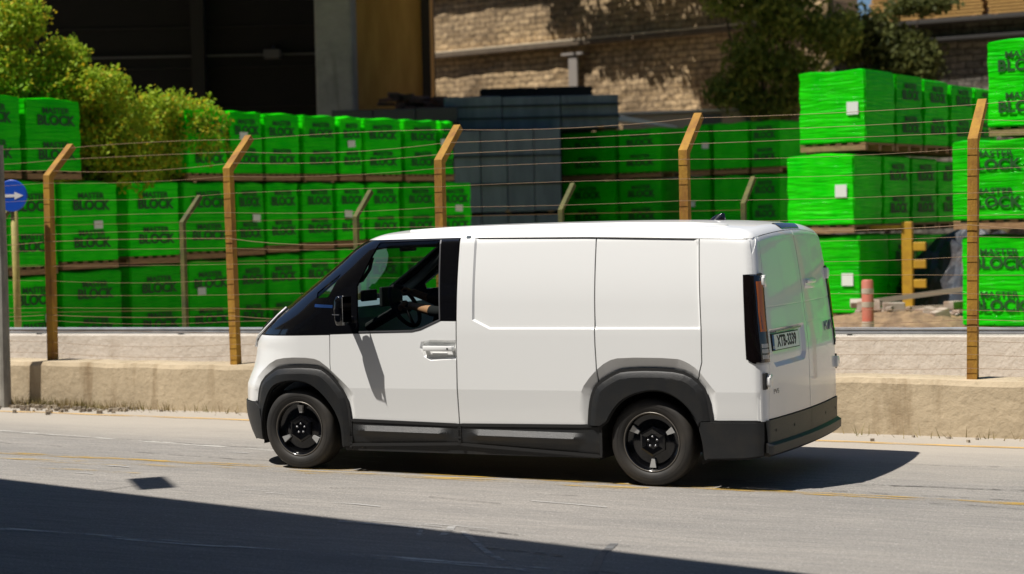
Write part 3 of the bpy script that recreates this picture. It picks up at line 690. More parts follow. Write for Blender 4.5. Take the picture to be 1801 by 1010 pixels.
fingers(Vector((.725, .585, 1.40)), Vector((-1, 0, .2)).normalized(), Vector((.1, 0, 1)).normalized(), Vector((0, 1, -.3)).normalized())
kids.append(MB().tube([(.76, .56, 1.385), (.735, .535, 1.38), (.705, .53, 1.37), (.69, .53, 1.36)], [.014, .012, .010, .007], 8).build('thumb', SKIN, None, True))
# head
bm = bmesh.new(); bmesh.ops.create_uvsphere(bm, u_segments=28, v_segments=20, radius=1)
for v in bm.verts:
    x, y, z = v.co; f = max(0, -x)
    jaw = .82 if z < -.2 else 1.; v.co = Vector((x * .098 * (1 - .12 * max(0, -z)), y * .076 * (1 - .22 * max(0, -z)), z * .118))
    if x < -.8 and abs(y) < .25 and -.25 < z < .15: v.co.x -= .016 * (1 - abs(y) * 3.5)
    if x < -.75 and .05 < z < .25 and .2 < abs(y) < .55: v.co.x += .007
    if x < -.85 and abs(y) < .3 and -.62 < z < -.42: v.co.x -= .004
me = bpy.data.meshes.new('head'); bm.to_mesh(me); bm.free(); me.materials.append(SKIN); me.polygons.foreach_set('use_smooth', [True] * len(me.polygons))
hd = link('head', me); hd.location = (1.365, .475, 1.645); kids.append(hd)
bm = bmesh.new(); bmesh.ops.create_uvsphere(bm, u_segments=24, v_segments=16, radius=1)
bmesh.ops.delete(bm, geom=[v for v in bm.verts if v.co.z < .15 and v.co.x < .15], context='VERTS')
for v in bm.verts: v.co = Vector((v.co.x * .106, v.co.y * .083, v.co.z * .122 + .006))
me = bpy.data.meshes.new('hair'); bm.to_mesh(me); bm.free(); me.materials.append(HAIR); hr = link('hair', me); hr.location = (1.372, .475, 1.648); kids.append(hr)
for s in (-1, 1):
    e = MB().lathe([(0, .012), (.010, .006), (.012, 0), (.010, -.006), (0, -.012)], (1.282, .475 + s * .032, 1.66), 'Z', 10).build('eye', mat('eye_white', .6, .3), None, True); kids.append(e)
    kids.append(MB().lathe([(0, .03), (.012, .02), (.014, 0), (.010, -.02), (0, -.028)], (1.37, .475 + s * .078, 1.645), 'Z', 10).build('ear', SKIN, None, True))
for k in kids: k.parent = per; k.matrix_parent_inverse = Matrix.Translation(per.location).inverted()
# ================================================================= GROUND, ROAD
ASPH = mat('asphalt', (.36, .335, .30), .85, c2=(.27, .25, .225), scale=2.2, bump=.5, bscale=90, thr=(.3, .7))
def ground_mat():
    m = bpy.data.materials.new('road_surface'); m.use_nodes = True; t = m.node_tree; b = t.nodes['Principled BSDF']; N = t.nodes.new; L = t.links.new
    tc = N('ShaderNodeTexCoord')
    def noise(sc, det, st=(1, 1, 1), ro=.6):
        mp = N('ShaderNodeMapping'); mp.inputs['Scale'].default_value = st; L(tc.outputs['Object'], mp.inputs[0])
        n = N('ShaderNodeTexNoise'); n.inputs['Scale'].default_value = sc; n.inputs['Detail'].default_value = det; n.inputs['Roughness'].default_value = ro; L(mp.outputs[0], n.inputs[0]); return n.outputs['Fac']
    def rng(x, a, b_, c=0., d=1.):
        r = N('ShaderNodeMapRange'); r.inputs[1].default_value = a; r.inputs[2].default_value = b_; r.inputs[3].default_value = c; r.inputs[4].default_value = d; L(x, r.inputs[0]); return r.outputs[0]
    def mix(f, a, b_):
        x = N('ShaderNodeMix'); x.data_type = 'RGBA'
        if isinstance(f, float): x.inputs[0].default_value = f
        else: L(f, x.inputs[0])
        for i, v in ((6, a), (7, b_)):
            if isinstance(v, tuple): x.inputs[i].default_value = lin(v)
            else: L(v, x.inputs[i])
        return x.outputs[2]
    # lengthwise wear (tyre tracks), large patches, aggregate speckle
    c = mix(rng(noise(1.2, 6, (.25, 1.6, 1)), .35, .68), (.315, .290, .258), (.235, .220, .20))
    c = mix(rng(noise(7, 8, (.35, 2.2, 1), .7), .40, .72, 0, .55), c, (.185, .18, .17))
    c = mix(rng(noise(14, 8, (.12, 2.4, 1), .75), .47, .70, 0, .7), c, (.135, .13, .122))
    c = mix(rng(noise(11, 8, (.10, 2.0, 1), .75), .56, .74, 0, .55), c, (.40, .385, .36))
    c = mix(rng(noise(60, 4), .53, .66, 0, .85), c, (.13, .125, .12))
    c = mix(rng(noise(48, 3, (1, 1, 1)), .58, .70, 0, .6), c, (.50, .48, .45))
    # dusty shoulder toward the wall
    sep = N('ShaderNodeSeparateXYZ'); L(tc.outputs['Object'], sep.inputs[0])
    ad = N('ShaderNodeMath'); ad.operation = 'ADD'; L(sep.outputs['Y'], ad.inputs[0]); L(rng(noise(1.5, 5, (.3, 1, 1)), .3, .7, -.35, .35), ad.inputs[1])
    c = mix(rng(ad.outputs[0], .9, 2.4, 0, .75), c, (.42, .375, .31))
    L(c, b.inputs['Base Color']); b.inputs['Roughness'].default_value = .82; b.inputs['Specular IOR Level'].default_value = .3
    bp = N('ShaderNodeBump'); bp.inputs['Strength'].default_value = .55; bp.inputs['Distance'].default_value = .012; L(noise(75, 6), bp.inputs['Height']); L(bp.outputs[0], b.inputs['Normal'])
    return m
ROADM = ground_mat()
struct(MB().add([(-200, -200, -.05), (200, -200, -.05), (200, 300, -.05), (-200, 300, -.05)], [(0, 1, 2, 3)]).build('ground', mat('dry_ground', (.30, .25, .18), .9, c2=(.20, .17, .12), scale=.6)))
struct(MB().add([(-90, -30, 0), (90, -30, 0), (90, 3.55, 0), (-90, 3.55, 0)], [(0, 1, 2, 3)]).build('road', ROADM))
def worn(name, c, amt, sc=6., st=(.25, 3, 1)):
    """paint that has worn through in patches: transparent where it is gone"""
    m = bpy.data.materials.new(name); m.use_nodes = True; t = m.node_tree; b = t.nodes['Principled BSDF']; N = t.nodes.new; L = t.links.new
    b.inputs['Base Color'].default_value = lin(c); b.inputs['Roughness'].default_value = .75
    tc = N('ShaderNodeTexCoord'); mp = N('ShaderNodeMapping'); mp.inputs['Scale'].default_value = st; L(tc.outputs['Object'], mp.inputs[0])
    n = N('ShaderNodeTexNoise'); n.inputs['Scale'].default_value = sc; n.inputs['Detail'].default_value = 9; n.inputs['Roughness'].default_value = .75; L(mp.outputs[0], n.inputs[0])
    r = N('ShaderNodeMapRange'); r.inputs[1].default_value = amt - .05; r.inputs[2].default_value = amt + .07; L(n.outputs['Fac'], r.inputs[0]); L(r.outputs[0], b.inputs['Alpha'])
    return m
YP = worn('worn_yellow_paint', (.48, .29, .03), .525); YP2 = worn('faded_yellow_paint', (.50, .33, .08), .56, 4.); OP = worn('pale_orange_paint', (.60, .38, .13), .47); WP = worn('worn_white_paint', (.70, .68, .62), .53, 5.)
CRK = worn('crack_dark', (.12, .11, .10), .50, 9., (.5, 1, 1))
def strip(name, pts, wd, m, z=.004):
    V = []; n = len(pts)
    for i, p in enumerate(pts):
        a = Vector(pts[max(i - 1, 0)]); b = Vector(pts[min(i + 1, n - 1)]); t = (b - a).normalized(); q = Vector((-t.y, t.x)) * wd / 2
        V += [(p[0] + q.x, p[1] + q.y, z), (p[0] - q.x, p[1] - q.y, z)]
    return struct(MB().add(V, [(2 * i, 2 * i + 1, 2 * i + 3, 2 * i + 2) for i in range(n - 1)]).build(name, m))
strip('road_marking', [(x, .10 + .02 * math.sin(x)) for x in np.arange(-40, 40, 1.)], .11, YP)
strip('road_marking', [(x, -.10 + .04 * math.sin(x * .7)) for x in np.arange(-40, 4, 1.)], .14, YP2, .0045)
strip('road_marking', [(x, 2.86) for x in np.arange(-40, 41, 2.)], .09, OP)
strip('road_marking', [(-7, 1.75), (-4.4, 1.42), (-2.8, 1.20), (-1.17, .97), (.5, .8)], .055, WP)
strip('road_marking', [(x, -2.95) for x in np.arange(-12, 14, 2.)], .10, WP)
SCR = worn('pale_scratch', (.42, .41, .39), .47, 9.)
strip('road_marking', [(1.6, -1.97), (2.08, -1.99), (2.5, -2.05)], .05, SCR)
strip('road_marking', [(2.37, -2.29), (2.25, -2.02)], .03, SCR)
strip('road_marking', [(2.49, -2.19), (2.46, -2.05), (2.40, -1.9)], .05, SCR)
strip('road_marking', [(2.55, -2.04), (2.78, -2.32), (3.04, -2.64), (3.48, -3.06), (3.9, -3.4)], .04, SCR)
strip('road_marking', [(3.84, -2.96), (3.68, -2.5), (3.60, -2.1)], .05, worn('grey_scuff', (.13, .13, .13), .40, 9.))
strip('road_marking', [(-2.4, -.19), (-1.5, -.22)], .13, YP2, .0055)
strip('road_patch', [(-2.2, -.62), (-1.6, -.56), (-1.1, -.6)], .10, YP2, .0055)
for i in range(26):
    q = random.Random(i + 40); x, y = q.uniform(-2, 7), q.uniform(-3, .9); L_ = q.uniform(.15, .7); a_ = q.uniform(-.25, .1)
    strip('road_scuff', [(x, y), (x + L_ * .5, y + L_ * a_ * .5 + .01), (x + L_, y + L_ * a_)], q.uniform(.01, .03), SCR if i % 2 else CRK, .0065)
def wander(x0, x1, y0, y1, a, sd):
    r_ = random.Random(sd); k = int(abs(x1 - x0) / .18) + 2; o = 0; out = []
    for i in range(k):
        t = i / (k - 1); o = o * .85 + r_.uniform(-a, a); out.append((x0 + (x1 - x0) * t, y0 + (y1 - y0) * t + o))
    return out
for i, (a, b, c_, d_, e_) in enumerate([(-8, 0, 1.55, .95, .03), (-7, -.5, .95, .42, .03), (3.2, 9, .42, 1.0, .04), (3.6, 9, .62, .75, .03), (4.1, 7, 1.75, 1.9, .05), (3.6, 6, .2, .18, .02), (5, 9, -.1, -.32, .04)]):
    strip('road_crack', wander(a, b, c_, d_, e_, i), .013, CRK, .005)
# litter of dust and dry weeds along the foot of the wall
grit = MB(); r_ = random.Random(5)
for i in range(300):
    x = r_.uniform(-9, 9) if i % 5 == 0 else r_.uniform(-7.5, -4.2); s = r_.uniform(.008, .035) * (1.5 if x < -4 else 1); y = 3.42 - abs(r_.gauss(0, .16 if x > -4.2 else .30)); z = s * .35
    if y < 1.9: continue
    grit.box((x, y, z), (s, s * r_.uniform(.5, 1), s * .7), rot=Matrix.Rotation(r_.uniform(0, 3), 3, 'Z'))
tag(grit.build('gravel', mat('gravel_grey_brown', (.36, .30, .22), .9, c2=(.20, .16, .12), scale=3)), 'loose gravel and grit along the foot of the concrete wall', 'gravel', kind='stuff')
weed = MB()
for i in range(1500):
    x = r_.gauss(-5.6, .9) if i % 4 else r_.uniform(-9, 9); y = 3.42 - abs(r_.gauss(0, .10)); h_ = r_.uniform(.03, .13); a = r_.uniform(0, 6.28); q = Vector((math.cos(a), math.sin(a), 0)) * .005; l = Vector((r_.uniform(-.06, .06), r_.uniform(-.06, .02), h_))
    b0 = Vector((x, y, .0)); weed.add([b0 - q, b0 + q, b0 + l], [(0, 1, 2)])
tag(weed.build('dry_weeds', mat('dry_grass', (.34, .25, .11), .9, c2=(.20, .18, .06), scale=4)), 'dry weeds growing at the foot of the concrete wall', 'weeds', kind='stuff')

# low concrete wall carrying the fence
def conc(name, c1, c2, stain, vs=.8):
    m = bpy.data.materials.new(name); m.use_nodes = True; t = m.node_tree; b = t.nodes['Principled BSDF']; N = t.nodes.new; L = t.links.new
    tc = N('ShaderNodeTexCoord')
    def noise(sc, st, det=7, ro=.6):
        mp = N('ShaderNodeMapping'); mp.inputs['Scale'].default_value = st; L(tc.outputs['Object'], mp.inputs[0]); n = N('ShaderNodeTexNoise'); n.inputs['Scale'].default_value = sc; n.inputs['Detail'].default_value = det; n.inputs['Roughness'].default_value = ro; L(mp.outputs[0], n.inputs[0]); return n.outputs['Fac']
    def step(x, a, b_, hi=1.):
        r = N('ShaderNodeMapRange'); r.inputs[1].default_value = a; r.inputs[2].default_value = b_; r.inputs[4].default_value = hi; L(x, r.inputs[0]); return r.outputs[0]
    def mix(f, a, b_):
        x = N('ShaderNodeMix'); x.data_type = 'RGBA'; L(f, x.inputs[0])
        for i, v in ((6, a), (7, b_)):
            if isinstance(v, tuple): x.inputs[i].default_value = lin(v)
            else: L(v, x.inputs[i])
        return x.outputs[2]
    c = mix(step(noise(1.6, (1, 1, 1.5)), .35, .65), c1, c2)
    c = mix(step(noise(2.2, (1.6, 1, .22)), .55, .72, vs), c, stain)
    c = mix(step(noise(22, (1, 1, 1)), .55, .8, .5), c, tuple(.5 * v for v in c2))
    L(c, b.inputs['Base Color']); b.inputs['Roughness'].default_value = .88
    bp = N('ShaderNodeBump'); bp.inputs['Strength'].default_value = .6; bp.inputs['Distance'].default_value = .02; L(noise(14, (1, 1, 1), 10), bp.inputs['Height']); L(bp.outputs[0], b.inputs['Normal'])
    return m
WALLC = conc('weathered_concrete', (.52, .42, .28), (.40, .32, .21), (.22, .145, .07))
mb = MB(); n = 260; V = []; r_ = random.Random(11); xs = np.linspace(-26, 26, n); jit = [r_.uniform(-.008, .008) for _ in xs]
for i, x in enumerate(xs):
    j = jit[i]; V += [(x, 3.44 + j * .6, -.03), (x, 3.45 + j * .5, .44 + j), (x, 3.47, .485 + j), (x, 3.80, .495 + j * .6), (x, 3.80, -.03)]
mb.add(V, [(i * 5 + k, i * 5 + k + 1, (i + 1) * 5 + k + 1, (i + 1) * 5 + k) for i in range(n - 1) for k in range(4)] + [(0, 1, 2, 3, 4), tuple(range(5 * n - 1, 5 * n - 6, -1))])
cw = tag(mb.build('concrete_wall', WALLC), 'long low stained concrete wall behind the van carrying the wire fence', 'wall')
# pale wall with the guard rail further back
def aline(t): return Vector((-7.76 + 12.23 * t, 5.2 + 1.37 * t, 0))
d_ = (aline(1) - aline(0)).normalized(); nrm = Vector((-d_.y, d_.x, 0))
PALEW = conc('pale_pinkish_render', (.70, .64, .56), (.62, .565, .49), (.48, .41, .33), .5)
a0, a1 = aline(-1.5), aline(2.2); L_ = (a1 - a0).length
pw_ = tag(MB().box((0, 0, .3), (L_, .22, .70), bev=.012).build('parapet_wall', PALEW, loc=((a0 + a1) / 2 + nrm * .11)), 'low pale pinkish wall running behind the wire fence under the steel rail', 'wall')
pw_.rotation_euler = (0, 0, math.atan2(d_.y, d_.x))
STEEL = mat('galvanised_steel', (.36, .38, .41), .5, metal=.2, c2=(.26, .28, .30), scale=6)
gr = empty('guard_rail', (a0 + a1) / 2 + nrm * .06 + Vector((0, 0, .65)), 'grey steel guard rail along the top of the pale pinkish wall', 'guard rail', rz=math.atan2(d_.y, d_.x))
prof = [(-.03, .012), (-.05, .022), (-.05, .040), (-.03, .050), (-.05, .060), (-.05, .076), (-.03, .086), (-.015, .086), (-.015, .012)]
MB().prism(prof, lambda p, t: ((-L_ / 2 if not t else L_ / 2), p[0], p[1]), 0).build('rail_beam', STEEL, gr)
for i in range(22): MB().box((-L_ / 2 + 1 + i * 2., .0, .035), (.05, .05, .09)).build('rail_foot', STEEL, gr)
# ---------------------------------------------------------------- wire fence
RUST = mat('rusty_orange_paint', (.40, .215, .018), .8, c2=(.23, .10, .015), scale=7, bump=.3, bscale=60, stretch=(1, 1, .35))
WIRE = mat('rusty_wire', (.22, .14, .04), .6, c2=(.22, .11, .06), scale=20)
fence = empty('wire_fence', (0, 3.62, .48), 'rusty wire fence with bent orange posts standing on the concrete wall', 'fence')
px_ = [-10.6, -8.08, -5.56, -3.10, -.62, 1.95, 4.55, 7.1, 9.6]
lean = [(.0, 0), (.01, 0), (.02, .02), (-.03, .0), (.01, .01), (.0, .02), (.03, -.02), (0, 0), (0, 0)]
for i, x in enumerate(px_):
    lx = lean[i][0]; b = MB()
    secs = [((0, 0, -.03), .043), ((lx, 0, 2.05), .042), ((lx + .005, .40, 2.40), .038)]
    V = []
    for (c, s), tl in zip(secs, (0, .38, .72)):
        ca, sa = math.cos(tl), math.sin(tl)
        for sx, sy in ((-1, -1), (1, -1), (1, 1), (-1, 1)): V.append((x + c[0] + sx * s, c[1] + sy * s * ca, c[2] - sy * s * sa))
    b.add(V, [(0, 1, 5, 4), (1, 2, 6, 5), (2, 3, 7, 6), (3, 0, 4, 7), (4, 5, 9, 8), (5, 6, 10, 9), (6, 7, 11, 10), (7, 4, 8, 11), (8, 9, 10, 11), (3, 2, 1, 0)])
    b.build('fence_post', RUST, fence)
r_ = random.Random(3)
def strand(z, y=-.06, sag=.016, rad=.0024, big=0.):
    pts = []
    for i in range(len(px_) - 1):
        s = sag * r_.uniform(.2, 2) + big * (r_.random() < .5); up = r_.choice([1, 1, -.4]); dz = r_.uniform(-.01, .01)
        for k in range(8):
            t = k / 8; pts.append((px_[i] + (px_[i + 1] - px_[i]) * t, y, z - 4 * s * up * t * (1 - t) + dz * math.sin(math.pi * t)))
    pts.append((px_[-1], y, z)); return MB().tube(pts, rad, 5).build('wire_strand', WIRE, fence)
for z in (.10, .22, .335, .46, .60, .74, .90, 1.06, 1.23, 1.41, 1.60, 1.80, 1.98): strand(z, rad=.0019)
strand(1.33, sag=.03, big=.03, rad=.0032); strand(.52, sag=.03, big=.03, rad=.0028)
for z, y in ((2.12, .03), (2.24, .17), (2.375, .33)): strand(z, y, .03, .0026)
# second, shorter fence further back in the yard
f2 = empty('yard_fence', (-2.6, 7.6, 0), 'second weathered fence of short bent posts in front of the green pallets', 'fence')
PALEP = mat('weathered_post_tan', (.13, .12, .03), .85, c2=(.05, .06, .02), scale=6)
ps = []
for (x, y, zt) in ((-8.1, 5.55, 2.30), (-5.71, 6.27, 2.32), (-3.77, 7.23, 2.34), (-1.47, 8.36, 2.37), (.6, 9.3, 2.4)):
    MB().tube([(x + 2.6, y - 7.6, -.05), (x + 2.6, y - 7.6, zt - .32), (x + 2.62, y - 7.25, zt)], .042, 4).build('fence_post', PALEP, f2); ps.append((x + 2.6, y - 7.6))
for z in (.9, 1.5, 2.0): MB().tube([(p[0], p[1], z) for p in ps], .004, 4).build('wire_strand', WIRE, f2)

# ---------------------------------------------------------------- road sign and grey post on the left
GPOST = mat('old_grey_post', (.30, .29, .25), .75, c2=(.16, .15, .13), scale=5, stretch=(1, 1, .4))
tag(MB().tube([(-5.90, 3.22, -.02), (-5.88, 3.22, 1.5), (-5.87, 3.20, 2.88)], [.062, .056, .056], 10).build('metal_post', GPOST, smooth=False), 'bare weathered grey metal post at the left edge of the picture before the wall', 'post')
sg_ = empty('road_sign', (-7.70, 5.45, 0), 'round blue sign with a white arrow on a yellowish pole behind the fence', 'sign', rz=R(20))
MB().tube([(0, .03, 0), (0, .03, 2.52)], .045, 10).build('sign_pole', mat('yellowish_pole', (.42, .36, .10), .7, c2=(.28, .22, .07), scale=5), sg_, True)
MB().lathe([(0, -.012), (.192, -.012), (.200, -.004), (.200, .006), (0, .008)], (0, -.03, 2.38), 'Y', 40).build('sign_disc', mat('sign_blue', (.01, .08, .50), .35), sg_)
MB().prism([(-.15, -.018), (.04, -.018), (.04, -.048), (.155, 0), (.04, .048), (.04, .018), (-.15, .018)], lambda p, t: (p[0], -.0435 - (.002 if t else 0), 2.38 + p[1]), 0).build('white_arrow', mat('sign_white', .75, .4), sg_)

# ---------------------------------------------------------------- yard
def yz(x, y): return float(.02 + .26 * np.clip((x + 7) / 4, 0, 1) * np.clip((y - 7) / 3, 0, 1))
V = []; gx = np.linspace(-60, 40, 81); gy = np.concatenate([np.linspace(3.8, 16, 25), np.linspace(17, 90, 20)])
for y in gy:
    for x in gx: V.append((x, y, yz(x, y)))
nx = len(gx); YARD = mat('yard_dust', (.50, .40, .28), .92, c2=(.36, .28, .19), scale=1.2, bump=.6, bscale=20)
struct(MB().add(V, [(j * nx + i, j * nx + i + 1, (j + 1) * nx + i + 1, (j + 1) * nx + i) for j in range(len(gy) - 1) for i in range(nx - 1)]).build('yard_ground', YARD))
def wrapmat():
    m = bpy.data.materials.new('green_stretch_wrap'); m.use_nodes = True; t = m.node_tree; b = t.nodes['Principled BSDF']; N = t.nodes.new; L = t.links.new
    tc = N('ShaderNodeTexCoord'); oi = N('ShaderNodeObjectInfo')
    ad = N('ShaderNodeVectorMath'); ad.operation = 'ADD'; L(tc.outputs['Object'], ad.inputs[0]); L(oi.outputs['Random'], ad.inputs[1])
    mp = N('ShaderNodeMapping'); mp.inputs['Scale'].default_value = (.8, .8, 9); mp.inputs['Rotation'].default_value = (.06, .05, 0); L(ad.outputs[0], mp.inputs[0])
    n = N('ShaderNodeTexNoise'); n.inputs['Scale'].default_value = 2.6; n.inputs['Detail'].default_value = 5; n.inputs['Distortion'].default_value = .4; L(mp.outputs[0], n.inputs[0])
    n2 = N('ShaderNodeTexNoise'); n2.inputs['Scale'].default_value = 3.; n2.inputs['Detail'].default_value = 4; L(ad.outputs[0], n2.inputs[0])
    r = N('ShaderNodeMapRange'); r.inputs[1].default_value = .3; r.inputs[2].default_value = .7; L(n2.outputs['Fac'], r.inputs[0])
    mx = N('ShaderNodeMix'); mx.data_type = 'RGBA'; mx.inputs[6].default_value = lin((.001, .56, .0006)); mx.inputs[7].default_value = lin((.022, .72, .004)); L(r.outputs[0], mx.inputs[0])
    r3 = N('ShaderNodeMapRange'); r3.inputs[3].default_value = .62; r3.inputs[4].default_value = 1.12; L(oi.outputs['Random'], r3.inputs[0])
    mm = N('ShaderNodeMix'); mm.data_type = 'RGBA'; mm.blend_type = 'MULTIPLY'; mm.inputs[0].default_value = 1; L(mx.outputs[2], mm.inputs[6]); L(r3.outputs[0], mm.inputs[7]); L(mm.outputs[2], b.inputs['Base Color'])
    b.inputs['Roughness'].default_value = .42; b.inputs['Coat Weight'].default_value = .10; b.inputs['Coat Roughness'].default_value = .12; b.inputs['Specular IOR Level'].default_value = .05
    bp = N('ShaderNodeBump'); bp.inputs['Strength'].default_value = .8; bp.inputs['Distance'].default_value = .035; L(n.outputs['Fac'], bp.inputs['Height']); L(bp.outputs[0], b.inputs['Normal']); L(bp.outputs[0], b.inputs['Coat Normal'])
    return m
WRAP = wrapmat(); WOOD = mat('pallet_wood', (.34, .21, .10), .85, c2=(.20, .115, .055), scale=9, stretch=(1, 6, 6)); LABEL = mat('paper_label', (.66, .70, .66), .6); BINK = mat('dark_green_print', (.003, .07, .004), .6)
TXT = [text_mesh('MASTER', .125, .001, 1.25, .003), text_mesh('BLOCK', .21, .001, 1.15, .007)]
def grid_box(w_, d_, h_, sd):
    """soft-edged bulging wrapped block"""
    bm = bmesh.new(); bmesh.ops.create_cube(bm, size=1); bmesh.ops.subdivide_edges(bm, edges=list(bm.edges), cuts=7, use_grid_fill=True); r_ = random.Random(sd)
    ph = [r_.uniform(0, 6) for _ in range(6)]
    for v in bm.verts:
        c = v.co; X = c * 2
        rr = .06; q = Vector([math.copysign(min(abs(a), 1), a) for a in X])
        # pull corners in a little, bulge faces, horizontal film creases
        k = 1 - .022 * (abs(q.x)**8 * abs(q.y)**8) ; b_ = .006 * math.sin(9 * X.z + ph[0] + 2 * X.x) + .004 * math.sin(5 * X.x + ph[1]) * math.sin(4 * X.z + ph[2])
        c.x = X.x / 2 * w_ * k + (b_ if abs(X.x) > .99 else 0) * math.copysign(1, X.x); c.y = X.y / 2 * d_ * k + (b_ if abs(X.y) > .99 else 0) * math.copysign(1, X.y)
        c.z = (X.z + 1) / 2 * h_ + (.012 * math.sin(4 * X.x + ph[3]) if X.z > .99 else 0) - (.02 if X.z > .99 and (abs(X.x) > .99 or abs(X.y) > .99) else 0)
    bmesh.ops.bevel(bm, geom=[e for e in bm.edges if e.calc_face_angle(0) > .9], offset=.018, segments=2, affect='EDGES')
    V = [v.co.copy() for v in bm.verts]; bm.verts.index_update(); Fc = [[v.index for v in f.verts] for f in bm.faces]; bm.free(); return MB().add(V, Fc)
def pallet(p, q, zb, zt, depth, label, group, text=True, lab=True, sd=0):
    p = Vector((p[0], p[1], 0)); q = Vector((q[0], q[1], 0)); d = (q - p); w_ = d.length - .015; rz = math.atan2(d.y, d.x); back = Vector((-d.y, d.x, 0)).normalized()
    c = (p + q) / 2 + back * depth / 2; r_ = random.Random(sd); rz += r_.uniform(-.03, .03)
    t = empty('block_pallet', (c.x, c.y, zb), label, 'pallet', group, rz)
    ph = .125; h_ = zt - zb - ph - .02
    o = grid_box(w_, depth, h_, sd).build('plastic_wrap', WRAP, t, True, loc=(0, 0, ph), angle=50)
    wb = MB()
    for yy in (-.42, 0, .42): wb.box((0, yy * depth * 1.05, .045), (w_ * .96, .09, .075))
    for xx in np.linspace(-.44, .44, 6): wb.box((xx * w_, 0, .105), (.10, depth * .96, .020))
    for yy in (-.42, 0, .42): wb.box((0, yy * depth * 1.05, .006), (w_ * .96, .09, .006))
    wb.build('wooden_pallet', WOOD, t)
    if text:
        k = min(1, w_ / 1.0) * .92; jx = r_.uniform(-.04, .04)
        for zc in (.74, .27):
            m = MB()
            for (tv, tf), dz in zip(TXT, (.085, -.06)): m.add([(x * k + jx * w_, -depth / 2 - .015 - z, ph + h_ * zc + dz + y * min(1, h_ / 1.1)) for x, y, z in tv], tf)
            m.build('lettering', BINK, t)
    if lab:
        lx = r_.uniform(-.38, .38) * w_; lz = ph + h_ * r_.choice([.45, .52, .6])
        MB().box((lx, -depth / 2 - .016, lz), (.17, .006, .12), rot=Matrix.Rotation(r_.uniform(-.06, .06), 3, 'Y')).build('paper_label', LABEL, t)
    return t
PL = [('L',0,0,-10.03,6.97,-9.96,8.22,2.69,3.93),
('L',0,1,-9.95,8.29,-9.83,9.38,2.69,3.91),
('L',0,2,-9.46,11.44,-9.26,12.32,2.69,3.87),
('L',0,3,-9.25,12.37,-9.07,13.08,2.69,3.86),
('L',0,4,-9.06,13.12,-8.84,13.87,2.69,3.85),
('L',0,5,-8.83,13.92,-8.60,14.66,2.69,3.84),
('L',0,6,-8.59,14.69,-8.42,15.22,2.69,3.84),
('L',0,7,-8.40,15.26,-8.11,16.10,2.69,3.83),
('L',0,8,-8.09,16.15,-7.81,16.91,2.69,3.82),
('L',0,9,-7.79,16.95,-7.67,17.26,2.69,3.81),
('L',1,0,-10.04,6.76,-9.99,7.81,1.27,2.69),
('L',1,1,-9.98,7.85,-9.89,8.85,1.29,2.69),
('L',1,2,-9.89,8.90,-9.72,10.05,1.34,2.69),
('L',1,3,-9.69,10.24,-9.49,11.30,1.38,2.69),
('L',1,4,-9.48,11.38,-9.25,12.38,1.42,2.69),
('L',1,5,-9.23,12.43,-9.07,13.07,1.45,2.69),
('L',1,6,-9.06,13.10,-8.86,13.81,1.48,2.69),
('L',1,7,-8.85,13.86,-8.63,14.57,1.51,2.69),
('L',1,8,-8.61,14.62,-8.40,15.26,1.53,2.69),
('L',1,9,-8.39,15.29,-8.14,16.03,1.53,2.69),
('L',1,10,-8.12,16.06,-7.84,16.82,1.53,2.69),
('L',1,11,-7.83,16.86,-7.52,17.65,1.53,2.69),
('L',2,0,-10.04,6.71,-9.99,7.72,0.02,1.27),
('L',2,1,-9.99,7.78,-9.90,8.82,0.02,1.29),
('L',2,2,-9.89,8.86,-9.72,10.10,0.02,1.34),
('L',2,3,-9.69,10.24,-9.49,11.32,0.02,1.38),
('L',2,4,-9.47,11.39,-9.25,12.38,0.02,1.42),
('L',2,5,-9.23,12.43,-9.07,13.07,0.02,1.45),
('L',2,6,-9.06,13.10,-8.86,13.81,0.02,1.48),
('L',2,7,-8.85,13.86,-8.63,14.57,0.02,1.51),
('L',2,8,-8.61,14.62,-8.40,15.26,0.02,1.53),
('L',2,9,-8.39,15.29,-8.14,16.03,0.02,1.53),
('L',2,10,-8.12,16.06,-7.84,16.82,0.02,1.53),
('L',2,11,-7.83,16.86,-7.52,17.65,0.02,1.53),
('M',0,0,-8.91,24.71,-7.42,24.38,2.80,3.90),
('M',0,1,-7.37,24.36,-6.21,24.07,2.80,3.90),
('M',0,2,-5.65,23.92,-4.99,23.74,2.80,3.90),
('M',0,3,-4.93,23.72,-4.05,23.46,2.80,3.90),
('M',0,4,-4.00,23.44,-3.29,23.22,2.80,3.90),
('M',1,0,-8.91,24.71,-7.42,24.38,1.60,2.80),
('M',1,1,-7.37,24.36,-6.21,24.07,1.60,2.80),
('M',1,2,-5.65,23.92,-4.99,23.74,1.60,2.80),
('M',1,3,-4.93,23.72,-4.05,23.46,1.60,2.80),
('M',1,4,-4.00,23.44,-3.29,23.22,1.60,2.80),
('M',2,0,-8.91,24.71,-7.42,24.38,0.30,1.60),
('M',2,1,-7.37,24.36,-6.21,24.07,0.30,1.60),
('M',2,2,-5.65,23.92,-4.99,23.74,0.30,1.60),
('M',2,3,-4.93,23.72,-4.05,23.46,0.30,1.60),
('M',2,4,-4.00,23.44,-3.29,23.22,0.30,1.60),
('R',0,0,-0.30,14.37,0.74,14.65,2.88,4.13),
('R',1,0,-0.45,14.29,0.55,14.56,1.63,2.86),
('R',2,0,-0.37,14.33,0.63,14.60,0.25,1.62),
('F',0,0,3.03,12.10,4.09,12.28,2.90,4.19),
('F',1,0,2.60,11.89,3.67,12.08,1.68,2.87),
('F',2,0,2.70,11.94,3.77,12.13,0.30,1.62),]
ordn = ['first', 'second', 'third', 'fourth', 'fifth', 'sixth', 'seventh', 'eighth', 'ninth', 'tenth', 'eleventh', 'twelfth', 'thirteenth']
rown = ['top', 'middle', 'bottom']
